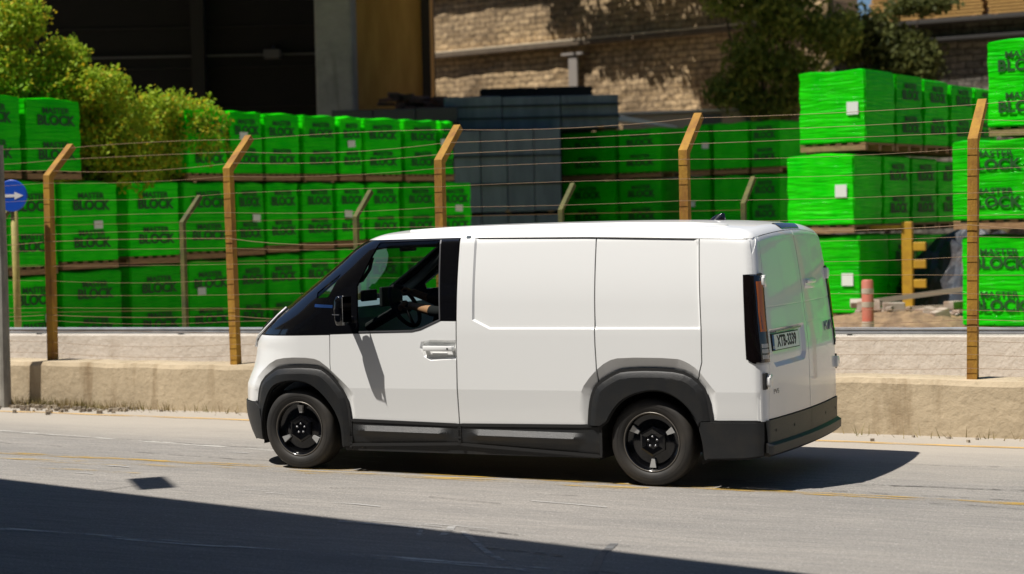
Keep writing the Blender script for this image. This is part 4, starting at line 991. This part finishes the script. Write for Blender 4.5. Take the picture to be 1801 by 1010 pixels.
for k, (blk, lay, i, x0, y0, x1, y1, zb, zt) in enumerate(PL):
    zb = yz(x0, y0) if lay == 2 else zb
    if blk == 'L':
        lb = 'green wrapped pallet, %s from the left in the left row, %s layer' % (ordn[i], rown[lay]); g = 'green pallets in the long left row'
        if lay == 0 and i == 2: lb = 'green wrapped pallet in the top layer, half behind the yellow flowering bush'
        pallet((x0, y0), (x1, y1), zb, zt, 1.0, lb, g, text=True, lab=(i * 7 + lay) % 3 == 0, sd=k)
    elif blk == 'M':
        pallet((x0, y0), (x1, y1), zb, zt, 1.0, 'dark green pallet behind the van roof, %s from the left in the %s layer' % (ordn[i], rown[lay]), 'shaded pallets behind the van roof', text=i in (0, 1, 4), lab=i == 2, sd=k)
    elif blk == 'R':
        x1 += .04; dx = Vector((.985, -.17, 0)); x0, y0 = x1 - dx.x * 1.16, y1 - dx.y * 1.16
        pallet((x0, y0), (x1, y1), zb, zt, 1.05, 'bright green pallet with a white label, front of the receding stack in its %s layer' % rown[lay], 'bright pallets of the receding stack', text=False, lab=False, sd=k)
        nn = Vector((-dx.y, dx.x, 0))
        # sunlit front carries one white label near its right edge
        pos = Vector((x0, y0, 0)) + dx * ((x1 - x0) * .80) - nn * .035
        last = max((o for o in COL.objects if o.name.startswith('block_pallet')), key=lambda o: int(o.name.split('.')[-1]) if '.' in o.name else 0)
        MB().box((.36, -.540, .64), (.19, .006, .19)).build('paper_label', LABEL, last)
        for j in range(1, 5):
            o_ = nn * (1.10 * j); sh = j * .0
            a = Vector((x0, y0, 0)) + o_ * 1.0 + dx * .0; b = Vector((x1, y1, 0)) + o_
            pallet((a.x, a.y), (b.x, b.y), zb, zt - .02 * j, 1.05, 'shaded green pallet, %s from the front of the receding stack, %s layer' % (ordn[j], rown[lay]), 'shaded pallets of the receding stack', text=False, lab=False, sd=k * 10 + j)
            # print on the side that faces the camera
            last = max((o for o in COL.objects if o.name.startswith('block_pallet')), key=lambda o: int(o.name.split('.')[-1]) if '.' in o.name else 0)
            w2 = (b - a).length / 2; h_ = zt - zb - .145
            for zc in (.74, .27):
                m = MB()
                for (tv, tf), dz in zip(TXT, (.085, -.06)): m.add([(w2 + .008 + z, x * .85, .125 + h_ * zc + dz + y) for x, y, z in tv], tf)
                m.build('lettering', BINK, last)
    else:
        dx = Vector((.985, -.17, 0)); x1, y1 = x0 + dx.x * 1.12, y0 + dx.y * 1.12
        pallet((x0, y0), (x1, y1), zb, zt, 1.05, 'bright green pallet at the right edge of the picture, %s of its stack of three' % rown[lay], 'bright pallets at the right edge', text=True, lab=False, sd=k)
        for j in range(1, 6):
            pallet((x0 + dx.x * 1.16 * j, y0 + dx.y * 1.16 * j), (x1 + dx.x * 1.16 * j, y1 + dx.y * 1.16 * j), zb, zt, 1.05, 'green pallet mirrored in the van rear doors, %s along, %s layer' % (ordn[j], rown[lay]), 'pallets mirrored in the van rear doors', text=j < 4, lab=False, sd=k + 500 + j)

# ---------------------------------------------------------------- viaduct with pier over the yard
VC = conc('viaduct_concrete', (.30, .31, .29), (.22, .23, .22), (.12, .12, .11))
via = empty('viaduct', (-22, 25, 0), 'tall pale concrete viaduct pier with its deck above the picture, left of the stone wall', 'viaduct')
MB().box((0, -3.8, 12.9), (32, 13.0, 1.4)).box((6.55, -3.8, 11.9), (.8, 12.6, .8)).build('viaduct_deck', VC, via)
MB().box((6.30, 1.23, 6.1), (.92, 1.2, 12.2), rot=Matrix.Rotation(R(25), 3, 'Z'), bev=.05).build('viaduct_pier', VC, via)
MB().box((-9, 1, 6.1), (1.2, 1.2, 12.2), bev=.05).build('viaduct_pier', VC, via)
BRW = mat('rust_brown_cladding', (.62, .34, .09), .8, c2=(.48, .25, .06), scale=1.5, stretch=(3, 3, .5))
bs = empty('brown_shed', (-15.15, 27.8, 0), 'tall rust brown sheet metal shed wall beside the pale pier', 'shed', rz=R(25))
MB().box((.15, .6, 4.7), (1.95, 1.5, 9.4)).build('shed_wall', BRW, bs); MB().box((.0, -.19, 4.9), (2.1, .08, .10)).build('shed_ledge', BRW, bs)
MB().box((1.02, -.20, 5), (.22, .10, 9.4)).build('shed_post', mat('shed_post_dark', (.03, .02, .012), .8), bs)
hall = empty('dark_hall', (-30, 22, 0), 'dark plank walled hall in deep shade under the viaduct at upper left', 'hall', rz=R(27))
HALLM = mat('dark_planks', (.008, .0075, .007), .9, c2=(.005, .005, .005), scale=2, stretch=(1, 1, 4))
MB().box((0, 2, 6), (34, 1, 12)).build('hall_wall', HALLM, hall); MB().box((-1, -1.5, 12.2), (31, 7, .3)).build('hall_shade_roof', HALLM, hall)  # roof overhang is out of view, added to keep the hall wall shaded
GREYC0 = mat('dull_grey_paint', (.09, .095, .10), .7)
hb_ = MB()
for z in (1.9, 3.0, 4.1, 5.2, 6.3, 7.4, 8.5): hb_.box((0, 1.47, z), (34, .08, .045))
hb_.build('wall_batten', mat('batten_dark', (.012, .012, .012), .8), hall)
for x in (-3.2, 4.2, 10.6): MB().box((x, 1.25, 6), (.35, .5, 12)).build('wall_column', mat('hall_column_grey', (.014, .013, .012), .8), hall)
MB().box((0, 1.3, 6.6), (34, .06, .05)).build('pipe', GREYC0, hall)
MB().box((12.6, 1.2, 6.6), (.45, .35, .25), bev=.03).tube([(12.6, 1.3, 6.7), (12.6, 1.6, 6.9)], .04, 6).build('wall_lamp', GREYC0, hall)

# grey pallets of shrouded concrete slabs in the middle
GREYC = mat('blue_grey_tarp', (.15, .19, .23), .55, c2=(.075, .10, .13), scale=1.3, bump=.6, bscale=5, stretch=(2.2, 2.2, .5), thr=(.3, .7))
def crate(name, p, q, depth, z0, z1, m, label, cat, group=None, ribs=6, strapm=None):
    p = Vector((*p, 0)); q = Vector((*q, 0)); d = q - p; bk = Vector((-d.y, d.x, 0)).normalized(); c = (p + q) / 2 + bk * depth / 2
    t = empty(name, (c.x, c.y, z0), label, cat, group, math.atan2(d.y, d.x)); w_ = d.length; h_ = z1 - z0
    b = MB(); r_ = random.Random(int(w_ * 100) + int(z0 * 10)); k = ribs
    for i in range(k):
        x0 = -w_ / 2 + w_ * i / k; j = r_.uniform(-.04, .04); b.box((x0 + w_ / k / 2, j, h_ / 2 + r_.uniform(-.03, .0)), (w_ / k - .012, depth, h_ - .06), bev=.02)
    b.build('slab_stack', m, t)
    s = MB()
    for i in range(1, 3): s.box((0, 0, h_ * i / 3), (w_ + .05, depth + .10, .03))
    s.build('strap', strapm or SEAL, t)
    for x in (-.4, 0, .4): MB().box((x * w_, 0, .03), (.12, depth, .06)).build('timber_bearer', WOOD, t)
    return t
crate('slab_stack', (-10.20, 22.0), (-8.12, 23.0), 1.4, .28, 2.1, GREYC, 'lower blue grey stack of concrete slabs between the two green rows', 'slabs', None, 4)
crate('slab_stack', (-10.20, 22.0), (-8.12, 23.0), 1.4, 2.1, 3.93, GREYC, 'middle blue grey stack of concrete slabs between the two green rows', 'slabs', None, 4)
crate('slab_stack', (-10.85, 22.8), (-7.37, 24.5), 1.4, 3.93, 4.72, GREYC, 'long blue grey slab stack lying on top of the lower grey stacks', 'slabs', None, 3)
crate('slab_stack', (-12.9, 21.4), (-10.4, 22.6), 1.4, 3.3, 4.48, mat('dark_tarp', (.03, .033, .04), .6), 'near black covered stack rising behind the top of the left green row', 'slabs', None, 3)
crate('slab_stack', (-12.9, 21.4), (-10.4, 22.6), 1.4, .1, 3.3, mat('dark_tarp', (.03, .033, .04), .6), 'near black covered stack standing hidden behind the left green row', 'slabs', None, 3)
crate('beam_bundle', (-11.0, 24.9), (-8.7, 26.1), .8, 4.74, 5.05, mat('black_beams', (.012, .012, .012), .7), 'flat black bundle of beams lying on the long grey slab stack', 'beams', None, 2)
crate('support_stack', (-11.0, 24.9), (-8.7, 26.1), .8, .2, 4.74, mat('black_beams', (.012, .012, .012), .7), 'dark stack carrying the black beam bundle behind the grey slabs', 'slabs', None, 3)
# rubble on the dark stack
r_ = random.Random(31); dj = MB()
for i in range(60):
    t = r_.random(); u = r_.uniform(-.5, .5); p = Vector((-12.6 + 2.6 * t, 23.6 + 1.3 * t + u, 4.48 + .25 * r_.random() * (1.6 - t)))
    dj.box(p, (r_.uniform(.15, .5), r_.uniform(.08, .3), r_.uniform(.05, .16)), rot=Matrix.Rotation(r_.uniform(0, 3), 3, 'Z') @ Matrix.Rotation(r_.uniform(-.4, .4), 3, 'X'))
tag(dj.build('scrap_heap', mat('brown_scrap', (.20, .09, .045), .8, c2=(.05, .028, .02), scale=3)), 'brown scrap piled on the dark stack below the rust brown shed', 'scrap', kind='stuff')
tag(MB().box((-11.6, 24.2, 2.2), (3.0, 1.3, 4.4), rot=Matrix.Rotation(R(26), 3, 'Z'), bev=.04).build('dark_bin', mat('dark_bin_steel', (.03, .03, .03), .7)), 'dark steel bin under the brown scrap behind the left green row', 'bin')
# site hut and sloping white canopy above the middle row
HUTM = mat('hut_beige', (.50, .43, .34), .8, c2=(.42, .36, .28), scale=3); HUTG = mat('hut_grey', (.10, .12, .12), .7)
hut = empty('site_hut', (-7.6, 29.9, .28), 'low beige site hut with dark openings behind the shaded green row', 'hut', rz=R(13))
MB().box((0, 1.2, 2.13), (3.6, 2.4, 4.2), bev=.03).build('hut_wall', HUTM, hut); MB().box((0, 1.2, 4.27), (3.9, 2.7, .06)).build('hut_roof', mat('hut_roof_pale', (.62, .6, .55), .7), hut)
for x in (.45, 1.55): MB().box((x, -.03, 3.9), (.5, .06, .55)).build('window', HUTG, hut)
cn = empty('white_canopy', (-7.9, 27.4, .28), 'sloping white canopy with an orange edge behind the shaded green row', 'canopy', rz=R(26))
MB().prism([(-.75, 3.98), (.75, 3.76), (.75, 3.80), (-.75, 4.13)], lambda p, t: (p[0], 1.2 if t else 0, p[1]), 0).build('canopy_sheet', mat('canopy_white', (.78, .78, .76), .5), cn)
MB().box((0, -.02, 3.72), (1.5, .05, .07)).build('orange_edge', RUST, cn)
for x in (-.65, .65):
    for y in (.05, 1.15): MB().tube([(x, y, 0), (x, y, 3.8)], .035, 8).build('canopy_leg', STEEL, cn)

# ---------------------------------------------------------------- stone retaining wall
def stonemat(name, c1, c2, c3, dark):
    m = bpy.data.materials.new(name); m.use_nodes = True; t = m.node_tree; b = t.nodes['Principled BSDF']; N = t.nodes.new; L = t.links.new
    tc = N('ShaderNodeTexCoord'); sp = N('ShaderNodeSeparateXYZ'); cb = N('ShaderNodeCombineXYZ'); L(tc.outputs['Object'], sp.inputs[0]); L(sp.outputs['X'], cb.inputs[0]); L(sp.outputs['Z'], cb.inputs[1])
    n0 = N('ShaderNodeTexNoise'); n0.inputs['Scale'].default_value = 2.5; n0.inputs['Detail'].default_value = 4; L(cb.outputs[0], n0.inputs[0])
    va = N('ShaderNodeVectorMath'); va.operation = 'MULTIPLY_ADD'; L(n0.outputs['Color'], va.inputs[0]); va.inputs[1].default_value = (.22, .10, 0); L(cb.outputs[0], va.inputs[2])
    br = N('ShaderNodeTexBrick'); br.inputs['Scale'].default_value = 1.; br.inputs['Brick Width'].default_value = .42; br.inputs['Row Height'].default_value = .17; br.inputs['Mortar Size'].default_value = .018; br.inputs['Mortar Smooth'].default_value = .6
    br.inputs['Color1'].default_value = lin(c1); br.inputs['Color2'].default_value = lin(c2); br.inputs['Mortar'].default_value = lin(c3); L(va.outputs[0], br.inputs[0])
    n1 = N('ShaderNodeTexNoise'); n1.inputs['Scale'].default_value = .55; n1.inputs['Detail'].default_value = 8; L(cb.outputs[0], n1.inputs[0])
    r = N('ShaderNodeMapRange'); r.inputs[1].default_value = .42; r.inputs[2].default_value = .66; r.inputs[4].default_value = .8; L(n1.outputs['Fac'], r.inputs[0])
    mx = N('ShaderNodeMix'); mx.data_type = 'RGBA'; mx.inputs[7].default_value = lin(dark); L(r.outputs[0], mx.inputs[0]); L(br.outputs['Color'], mx.inputs[6])
    n3 = N('ShaderNodeTexNoise'); n3.inputs['Scale'].default_value = 6; n3.inputs['Detail'].default_value = 8; L(cb.outputs[0], n3.inputs[0])
    r3 = N('ShaderNodeMapRange'); r3.inputs[3].default_value = .55; r3.inputs[4].default_value = 1.35; r3.inputs[1].default_value = .3; r3.inputs[2].default_value = .7; L(n3.outputs['Fac'], r3.inputs[0])
    mm = N('ShaderNodeMix'); mm.data_type = 'RGBA'; mm.blend_type = 'MULTIPLY'; mm.inputs[0].default_value = 1; L(mx.outputs[2], mm.inputs[6]); L(r3.outputs[0], mm.inputs[7]); L(mm.outputs[2], b.inputs['Base Color'])
    b.inputs['Roughness'].default_value = .9
    sb = N('ShaderNodeMath'); sb.operation = 'MULTIPLY_ADD'; L(n3.outputs['Fac'], sb.inputs[0]); sb.inputs[1].default_value = .8; L(br.outputs['Fac'], sb.inputs[2])
    bp = N('ShaderNodeBump'); bp.invert = True; bp.inputs['Strength'].default_value = .9; bp.inputs['Distance'].default_value = .07; L(sb.outputs[0], bp.inputs['Height']); L(bp.outputs[0], b.inputs['Normal'])
    return m
STONE = stonemat('rubble_stone', (.60, .43, .24), (.46, .32, .17), (.22, .15, .08), (.20, .14, .08)); STONE_SHADE = stonemat('shade_tinted_rubble', (.20, .175, .14), (.13, .115, .095), (.05, .045, .035), (.06, .052, .042))  # second stone: the same rubble with shade put into its colour
def wallseg(name, m, a, b, z0, z1, th_, label, cat='wall', bumpy=.025, sd=1):
    a = Vector((*a, 0)); b = Vector((*b, 0)); d = b - a; t = empty(name, (a.x, a.y, 0), label, cat, None, math.atan2(d.y, d.x)); L_ = d.length; r_ = random.Random(sd)
    nx_ = int(L_ / .35); nz = int((z1 - z0) / .28); V = []
    for k in range(nz + 1):
        for i in range(nx_ + 1): V.append((L_ * i / nx_, r_.uniform(-bumpy, bumpy), z0 + (z1 - z0) * k / nz))
    Fc = [(k * (nx_ + 1) + i, k * (nx_ + 1) + i + 1, (k + 1) * (nx_ + 1) + i + 1, (k + 1) * (nx_ + 1) + i) for k in range(nz) for i in range(nx_)]
    mb = MB().add(V, Fc).box((L_ / 2, .35 + th_ / 2, (z0 + z1) / 2), (L_, th_, z1 - z0)); mb.build('stone_face', m, t, False)
    return t, L_
t, L_ = wallseg('stone_wall', STONE, (-19.6, 36.9), (-5.4, 34.3), 0, 10.6, 1.5, 'tall sunlit tan rubble stone retaining wall behind the yard', sd=4)
CAPM = mat('ledge_dark_stone', (.16, .12, .08), .9, c2=(.10, .075, .05), scale=4)
for z in (7.05, 9.0):
    MB().box((L_ / 2, -.10, z), (L_, .34, .14), bev=.02).build('ledge', CAPM, t)
    MB().box((L_ / 2, -.12, z + .10), (L_, .30, .05), bev=.01).build('ledge_cap', mat('ledge_light', (.50, .42, .30), .85), t)
for x in (6.35,): MB().box((x, -.16, 6.15), (.30, .10, 1.1)).box((x, -.18, 6.75), (.75, .14, .07)).build('wall_box', mat('meter_box_grey', (.30, .27, .24), .7), t)
for x in (11.9,): MB().box((x, -.03, 5.6), (.4, .06, .4)).build('drain_opening', mat('opening_dark', (.02, .018, .015), .9), t)
t, L_ = wallseg('shade_tinted_wall', STONE_SHADE, (-5.4, 34.3), (30, 31.6), 0, 6.78, 1.5, 'rubble stone wall with painted-in shade at upper right below the stacked timber', sd=8)
MB().box((L_ / 2, -.15, 6.3), (L_, .5, .10), bev=.02).build('ledge', mat('ledge_black', (.03, .028, .025), .9), t)
MB().box((L_ / 2, -.05, 6.76), (L_, .9, .12), bev=.02).build('coping', mat('coping_dark', (.05, .045, .04), .9), t)
struct(MB().add([(-20, 38.5, 6.79), (-5.4, 35.2, 6.79), (30, 32.6, 6.79), (30, 90, 9), (-20, 90, 9)], [(0, 1, 2, 3, 4)]).build('upper_terrace', YARD))
# timber bundles on the terrace
TIMB = mat('fresh_timber', (.58, .34, .10), .75, c2=(.44, .24, .065), scale=8, stretch=(1, 4, 4))
for i in range(7):
    bx = -3.6 + i * 1.55; t = empty('timber_bundle', (bx, 34.6 - i * .1, 6.84), 'bundle of orange timber boards, %s from the left on top of the shade-tinted stone wall' % ordn[i], 'timber', 'timber bundles on the terrace', R(-4))
    r_ = random.Random(i); b = MB()
    for l in range(9):
        for s in range(3): b.box((r_.uniform(-.05, .05), s * .3, .12 + l * .085), (1.42 + r_.uniform(-.06, .06), .26, .055))
    b.build('boards', TIMB, t); MB().box((-.5, .3, .04), (.1, .95, .08)).box((.5, .3, .04), (.1, .95, .08)).build('bearer', WOOD, t)

# ---------------------------------------------------------------- trees and bushes
def leafmat(name, c1, c2, c3=None):
    m = bpy.data.materials.new(name); m.use_nodes = True; t = m.node_tree; b = t.nodes['Principled BSDF']; N = t.nodes.new; L = t.links.new
    g = N('ShaderNodeNewGeometry'); mx = N('ShaderNodeMix'); mx.data_type = 'RGBA'; mx.inputs[6].default_value = lin(c1); mx.inputs[7].default_value = lin(c2); L(g.outputs['Random Per Island'], mx.inputs[0]); L(mx.outputs[2], b.inputs['Base Color'])
    b.inputs['Roughness'].default_value = .6; b.inputs['Specular IOR Level'].default_value = .2
    tl = N('ShaderNodeBsdfTranslucent'); L(mx.outputs[2], tl.inputs[0]); ms = N('ShaderNodeMixShader'); ms.inputs[0].default_value = .42; o = t.nodes['Material Output']; L(b.outputs[0], ms.inputs[1]); L(tl.outputs[0], ms.inputs[2]); L(ms.outputs[0], o.inputs[0]); return m
def leaves(name, clumps, n, size, m, parent, sd=0, droop=0., flat=.5):
    """clumps: (center, (rx, ry, rz)); leaf-sized quads scattered mostly near each clump's shell"""
    rg = np.random.default_rng(sd); W = np.array([r[0] * r[1] * r[2] for _, r in clumps])**.66; W /= W.sum(); V = []; Fc = []
    for (c, r), wt in zip(clumps, W):
        k = int(n * wt); u = rg.normal(size=(k, 3)); u /= np.linalg.norm(u, axis=1)[:, None]; rad = rg.random(k)**.45; lump = 1 + .28 * np.sin(u[:, 0] * 5 + sd) * np.sin(u[:, 1] * 6 + sd * 2) * np.sin(u[:, 2] * 5); P = np.array(c) + u * (rad * lump)[:, None] * np.array(r)
        a = rg.normal(size=(k, 3)); a[:, 2] -= droop; a /= np.linalg.norm(a, axis=1)[:, None]; b = np.cross(a, rg.normal(size=(k, 3))); b /= np.linalg.norm(b, axis=1)[:, None]
        s = size * rg.uniform(.6, 1.5, k)[:, None]; a = a * s; b = b * s * flat; n0 = len(V)
        Q = np.stack([P - a, P + b, P + a, P - b], 1).reshape(-1, 3); V += [tuple(q) for q in Q]; Fc += [(n0 + 4 * i, n0 + 4 * i + 1, n0 + 4 * i + 2, n0 + 4 * i + 3) for i in range(k)]
    me = mesh_from(name, V, Fc, m, False); o = link(name, me, parent); return o
BARK = mat('bark', (.14, .10, .07), .9, c2=(.07, .05, .035), scale=8, bump=.5)
def tree(nm, loc, label, cat, clumps, n, size, m, trunk_r, sd, droop=0., flowers=None, group=None, tname='crown'):
    t = empty(nm, loc, label, cat, group); r_ = random.Random(sd); b = MB()
    top = max(c[2] for c, _ in clumps); cen = Vector((np.mean([c[0] for c, _ in clumps]), np.mean([c[1] for c, _ in clumps]), top * .55))
    mid = Vector((cen.x * .5 + r_.uniform(-.1, .1), cen.y * .5, cen.z * .5)); b.tube([(0, 0, -.05), mid * .6, mid, cen], [trunk_r, trunk_r * .8, trunk_r * .66, trunk_r * .45], 8)
    for c, r in clumps:
        c = Vector(c); s = mid.lerp(cen, r_.random()); b.tube([s, s.lerp(c, .5) + Vector((r_.uniform(-.1, .1), r_.uniform(-.1, .1), .1)), c], [trunk_r * .35, trunk_r * .2, trunk_r * .08], 6)
    b.build('trunk', BARK, t, True); leaves(tname, clumps, n, size, m, t, sd, droop)
    if flowers: leaves('flowers', [(c, tuple(a * 1.06 for a in r)) for c, r in clumps], flowers[0], flowers[1], flowers[2], t, sd + 50, 0, .8)
    return t
def rel(base, L): return [((c[0] - base[0], c[1] - base[1], c[2] - base[2]), r) for c, r in L]
GL = leafmat('yellow_green_leaf', (.20, .36, .02), (.46, .56, .04)); YF = leafmat('yellow_flower', (.62, .44, .02), (.50, .42, .03))
bx = (-10.4, 10.6, .02)
cl = [((-10.05, 10.35, 3.35), (.75, .8, .75)), ((-10.0, 11.3, 3.2), (.6, .75, .65)), ((-9.55, 11.9, 3.5), (.45, .6, .55)), ((-9.5, 12.5, 3.25), (.3, .5, .35)), ((-10.5, 9.7, 4.1), (.6, .7, .55)), ((-10.9, 8.8, 4.25), (.6, .8, .6)), ((-11.1, 8.7, 5.0), (.5, .6, .45)), ((-10.7, 9.2, 5.15), (.3, .45, .4)), ((-10.9, 7.6, 4.2), (.6, .8, .4)), ((-9.9, 10.6, 2.85), (.5, .6, .4)), ((-10.9, 10.3, 3.3), (.9, .9, .9)), ((-9.75, 11.3, 3.85), (.35, .75, .30)), ((-9.9, 10.0, 4.1), (.35, .5, .35)), ((-10.6, 9.9, 4.6), (.35, .5, .35)), ((-9.45, 12.9, 3.45), (.2, .35, .2))]
tree('flowering_bush', bx, 'yellow flowering bush growing over the left green pallets', 'bush', rel(bx, cl), 52000, .036, GL, .10, 3, .2, (9000, .028, YF))
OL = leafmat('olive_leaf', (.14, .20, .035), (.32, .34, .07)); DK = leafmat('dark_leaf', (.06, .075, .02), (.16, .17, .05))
bx = (-6.2, 30.2, .3)
cl = [((-6.6, 29.9, 5.0), (.75, .7, .5)), ((-6.0, 30.0, 5.8), (.9, .8, .7)), ((-5.4, 30.2, 6.9), (1.0, .9, .8)), ((-6.5, 30.2, 7.4), (1.0, .9, .7)), ((-5.0, 30.3, 5.3), (.8, .7, .7)), ((-4.2, 30.5, 6.3), (.8, .8, .7)), ((-5.7, 30.2, 4.6), (.9, .6, .4)), ((-4.8, 30.3, 7.8), (1.2, .9, .6)), ((-7.2, 30.3, 8.6), (1.4, .9, .6))]
tree('olive_tree', bx, 'olive green tree standing in front of the stone walls, right of centre', 'tree', rel(bx, cl), 16000, .075, OL, .16, 5, .6)
bx = (-3.2, 31.6, .3)
cl = [((-3.6, 31.5, 6.2), (1.0, .7, .8)), ((-2.6, 31.6, 5.6), (.9, .7, .8)), ((-3.3, 31.4, 4.9), (1.0, .6, .6)), ((-3.9, 31.4, 4.2), (.7, .6, .6)), ((-2.3, 31.7, 7.0), (.9, .6, .3))]
tree('dark_bush', bx, 'dark leafy bush in shade before the shade-tinted stone wall at upper right', 'bush', rel(bx, cl), 11000, .075, DK, .10, 9, .4)
bx = (-10.0, 40.2, 6.8)
cl = [((-14.6, 34.9, 10.6), (.8, .5, .4)), ((-13.0, 34.5, 9.9), (1.2, .5, .6)), ((-11.4, 34.3, 9.6), (1.3, .5, .8)), ((-9.6, 33.9, 9.3), (1.3, .5, .9)), ((-8.0, 33.6, 9.0), (1.2, .5, .9)), ((-9.9, 33.0, 10.1), (1.3, 1.0, .9)), ((-8.3, 32.6, 9.6), (1.2, 1.0, .8)), ((-10.8, 31.9, 9.4), (1.0, .8, .5)), ((-9.2, 31.8, 9.3), (.9, .8, .5))]
tree('tall_tree', bx, 'tall tree whose crown hangs over the top of the tan stone wall', 'tree', rel(bx, cl), 13000, .085, OL, .14, 12, .3)
# ---------------------------------------------------------------- gap on the right: bollard, rack, heap
bl_ = empty('bollard', (1.86, 10.4, yz(1.86, 10.4)), 'faded red and white striped bollard standing behind the rail', 'bollard')
MB().lathe([(0, 0), (.075, 0), (.075, .78), (.06, .80), (0, .80)], axis='Z', n=18).build('bollard_tube', mat('faded_red', (.48, .12, .075), .6, c2=(.40, .15, .10), scale=5), bl_, True, angle=40)
for z in (.20, .45, .62): MB().lathe([(.0765, z), (.0775, z + .01), (.0775, z + .06), (.0765, z + .07)], axis='Z', n=18).build('white_band', mat('dirty_white', (.42, .36, .28), .7), bl_)
rk = empty('yellow_rack', (1.23, 15.2, .28), 'yellow painted steel rack post with brackets between the green stacks', 'rack')
YEL = mat('rack_yellow', (.55, .32, .02), .5, c2=(.38, .20, .02), scale=6)
MB().box((0, 0, .75), (.16, .12, 1.5), bev=.01).build('rack_post', YEL, rk)
for z in (.55, .85, 1.12): MB().box((.17, 0, z), (.22, .08, .13), bev=.01).build('rack_bracket', YEL, rk)
MB().box((-.35, 0, 1.42), (.55, .06, .06)).build('rack_arm', YEL, rk)
def heap(name, c, r, m, label, cat, n=26, sd=0, kind=None):
    V = []; rg = random.Random(sd)
    for j in range(n + 1):
        for i in range(n + 1):
            u = i / n * 2 - 1; v = j / n * 2 - 1; q = max(0, 1 - (u * u + v * v)); V.append((u * r[0], v * r[1], q**.6 * r[2] * (1 + rg.uniform(-.10, .10)) - .03))
    o = MB().add(V, [(j * (n + 1) + i, j * (n + 1) + i + 1, (j + 1) * (n + 1) + i + 1, (j + 1) * (n + 1) + i) for j in range(n) for i in range(n)]).build(name, m, loc=c); return tag(o, label, cat, kind=kind)
heap('tarpaulin_heap', (2.05, 16.3, .28), (1.3, .9, 1.35), mat('dark_blue_tarp', (.035, .05, .075), .5, c2=(.03, .02, .018), scale=2, bump=.5), 'dark blue tarpaulin thrown over a pile between the green stacks', 'tarpaulin', sd=2)
heap('soil_mound', (1.7, 12.6, .24), (1.5, .9, .34), mat('mound_soil', (.30, .20, .11), .95, c2=(.14, .09, .055), scale=5, bump=.8), 'brown mound of soil behind the striped bollard', 'soil', sd=5)
rk_ = MB(); r_ = random.Random(77)
for i in range(34):
    s = r_.uniform(.06, .22); p = (1.0 + r_.random() * 1.9, 12.4 + r_.random() * 1.3, .40 + r_.random() * .25)
    rk_.box(p, (s * 1.6, s, s * .7), rot=Matrix.Rotation(r_.uniform(0, 3), 3, 'Z') @ Matrix.Rotation(r_.uniform(-.4, .4), 3, 'X'), bev=.012)
tag(rk_.build('rubble', mat('rubble_pale', (.42, .36, .30), .9, c2=(.26, .17, .12), scale=4)), 'broken pale blocks and rubble lying on the brown soil mound', 'rubble', kind='stuff')
for i, (a, b, lb) in enumerate((((.95, 13.6, .62), (2.5, 14.0, .82), 'upper loose grey plank lying across the rubble'), ((1.1, 13.3, .52), (2.7, 13.2, .60), 'lower loose grey plank lying across the rubble'))):
    tag(MB().tube([a, b], .05, 4).build('plank', mat('grey_plank', (.30, .24, .18), .85)), lb, 'plank')
tag(MB().tube([(1.3, 17.3, .3), (3.6, 17.3, 3.3)], .085, 4).build('timber_prop', mat('prop_olive', (.12, .09, .03), .85)), 'slanting brown timber prop leaning beside the receding stack', 'prop')

# ---------------------------------------------------------------- footbridge overhead, behind and above the camera (casts the foreground shade)
FB = empty('footbridge', (0, -12, 0), 'concrete footbridge crossing above the photographer, its shade falls on the near road', 'bridge')
dx_, dy_ = 6.97, -1.43; dl = math.hypot(dx_, dy_); ux, uy = dx_ / dl, dy_ / dl
Htop = 7.2; off_ = Vector((SUN.x, SUN.y, 0)) / SUN.z * Htop; e0 = Vector((-2.02, -1.13, 0)) + off_
def bp_(s, t): return Vector((e0.x + ux * s + uy * t * 1, e0.y + uy * s - ux * t, 0)) - Vector((0, -12, 0))
Q = [bp_(-20, 0), bp_(34, 0), bp_(34, 17), bp_(-20, 17)]
MB().add([(q.x, q.y, z) for z in (Htop - .7, Htop) for q in Q], [(0, 1, 2, 3), (7, 6, 5, 4), (0, 4, 5, 1), (1, 5, 6, 2), (2, 6, 7, 3), (3, 7, 4, 0)]).build('bridge_deck', VC, FB)
for s, t in ((-12, 4), (-12, 13), (26, 4), (26, 13)):
    q = bp_(s, t); MB().box((q.x, q.y, (Htop - .7) / 2), (.8, .8, Htop - .7), bev=.05).build('bridge_pier', VC, FB)
hz = 7.45; q = Vector((-.69, -.95, 0)) + Vector((SUN.x, SUN.y, 0)) / SUN.z * hz + Vector((0, 12, 0))
lm = MB().box((q.x, q.y, hz), (.64, .26, .08), rot=Matrix.Rotation(R(-44), 3, 'Z'), bev=.02).build('bridge_lamp', STEEL, FB)
qq = bp_(1.0, .3); MB().tube([(q.x, q.y, hz), (q.x - .1, q.y - .35, hz + .02), (q.x - .2, q.y - .8, Htop)], .010, 6).build('lamp_arm', STEEL, FB)

# unseen block added behind the camera to shut out sky light on that side
OB = empty('sky_blocker', (6, -27, 0), 'unseen dark block added behind the photographer to shut out sky light', 'sky blocker')
MB().box((0, -4, 15), (110, 8, 30)).build('wall', mat('blocker_dark', (.085, .085, .09), .8), OB)
for zf in (2.2, 5.6, 9.0, 12.4, 15.8):
    for xf in range(-40, 41, 5): MB().box((xf, .02, zf), (3.4, .06, 1.9)).build('window', GBLACK, OB)  # window panels of the added block
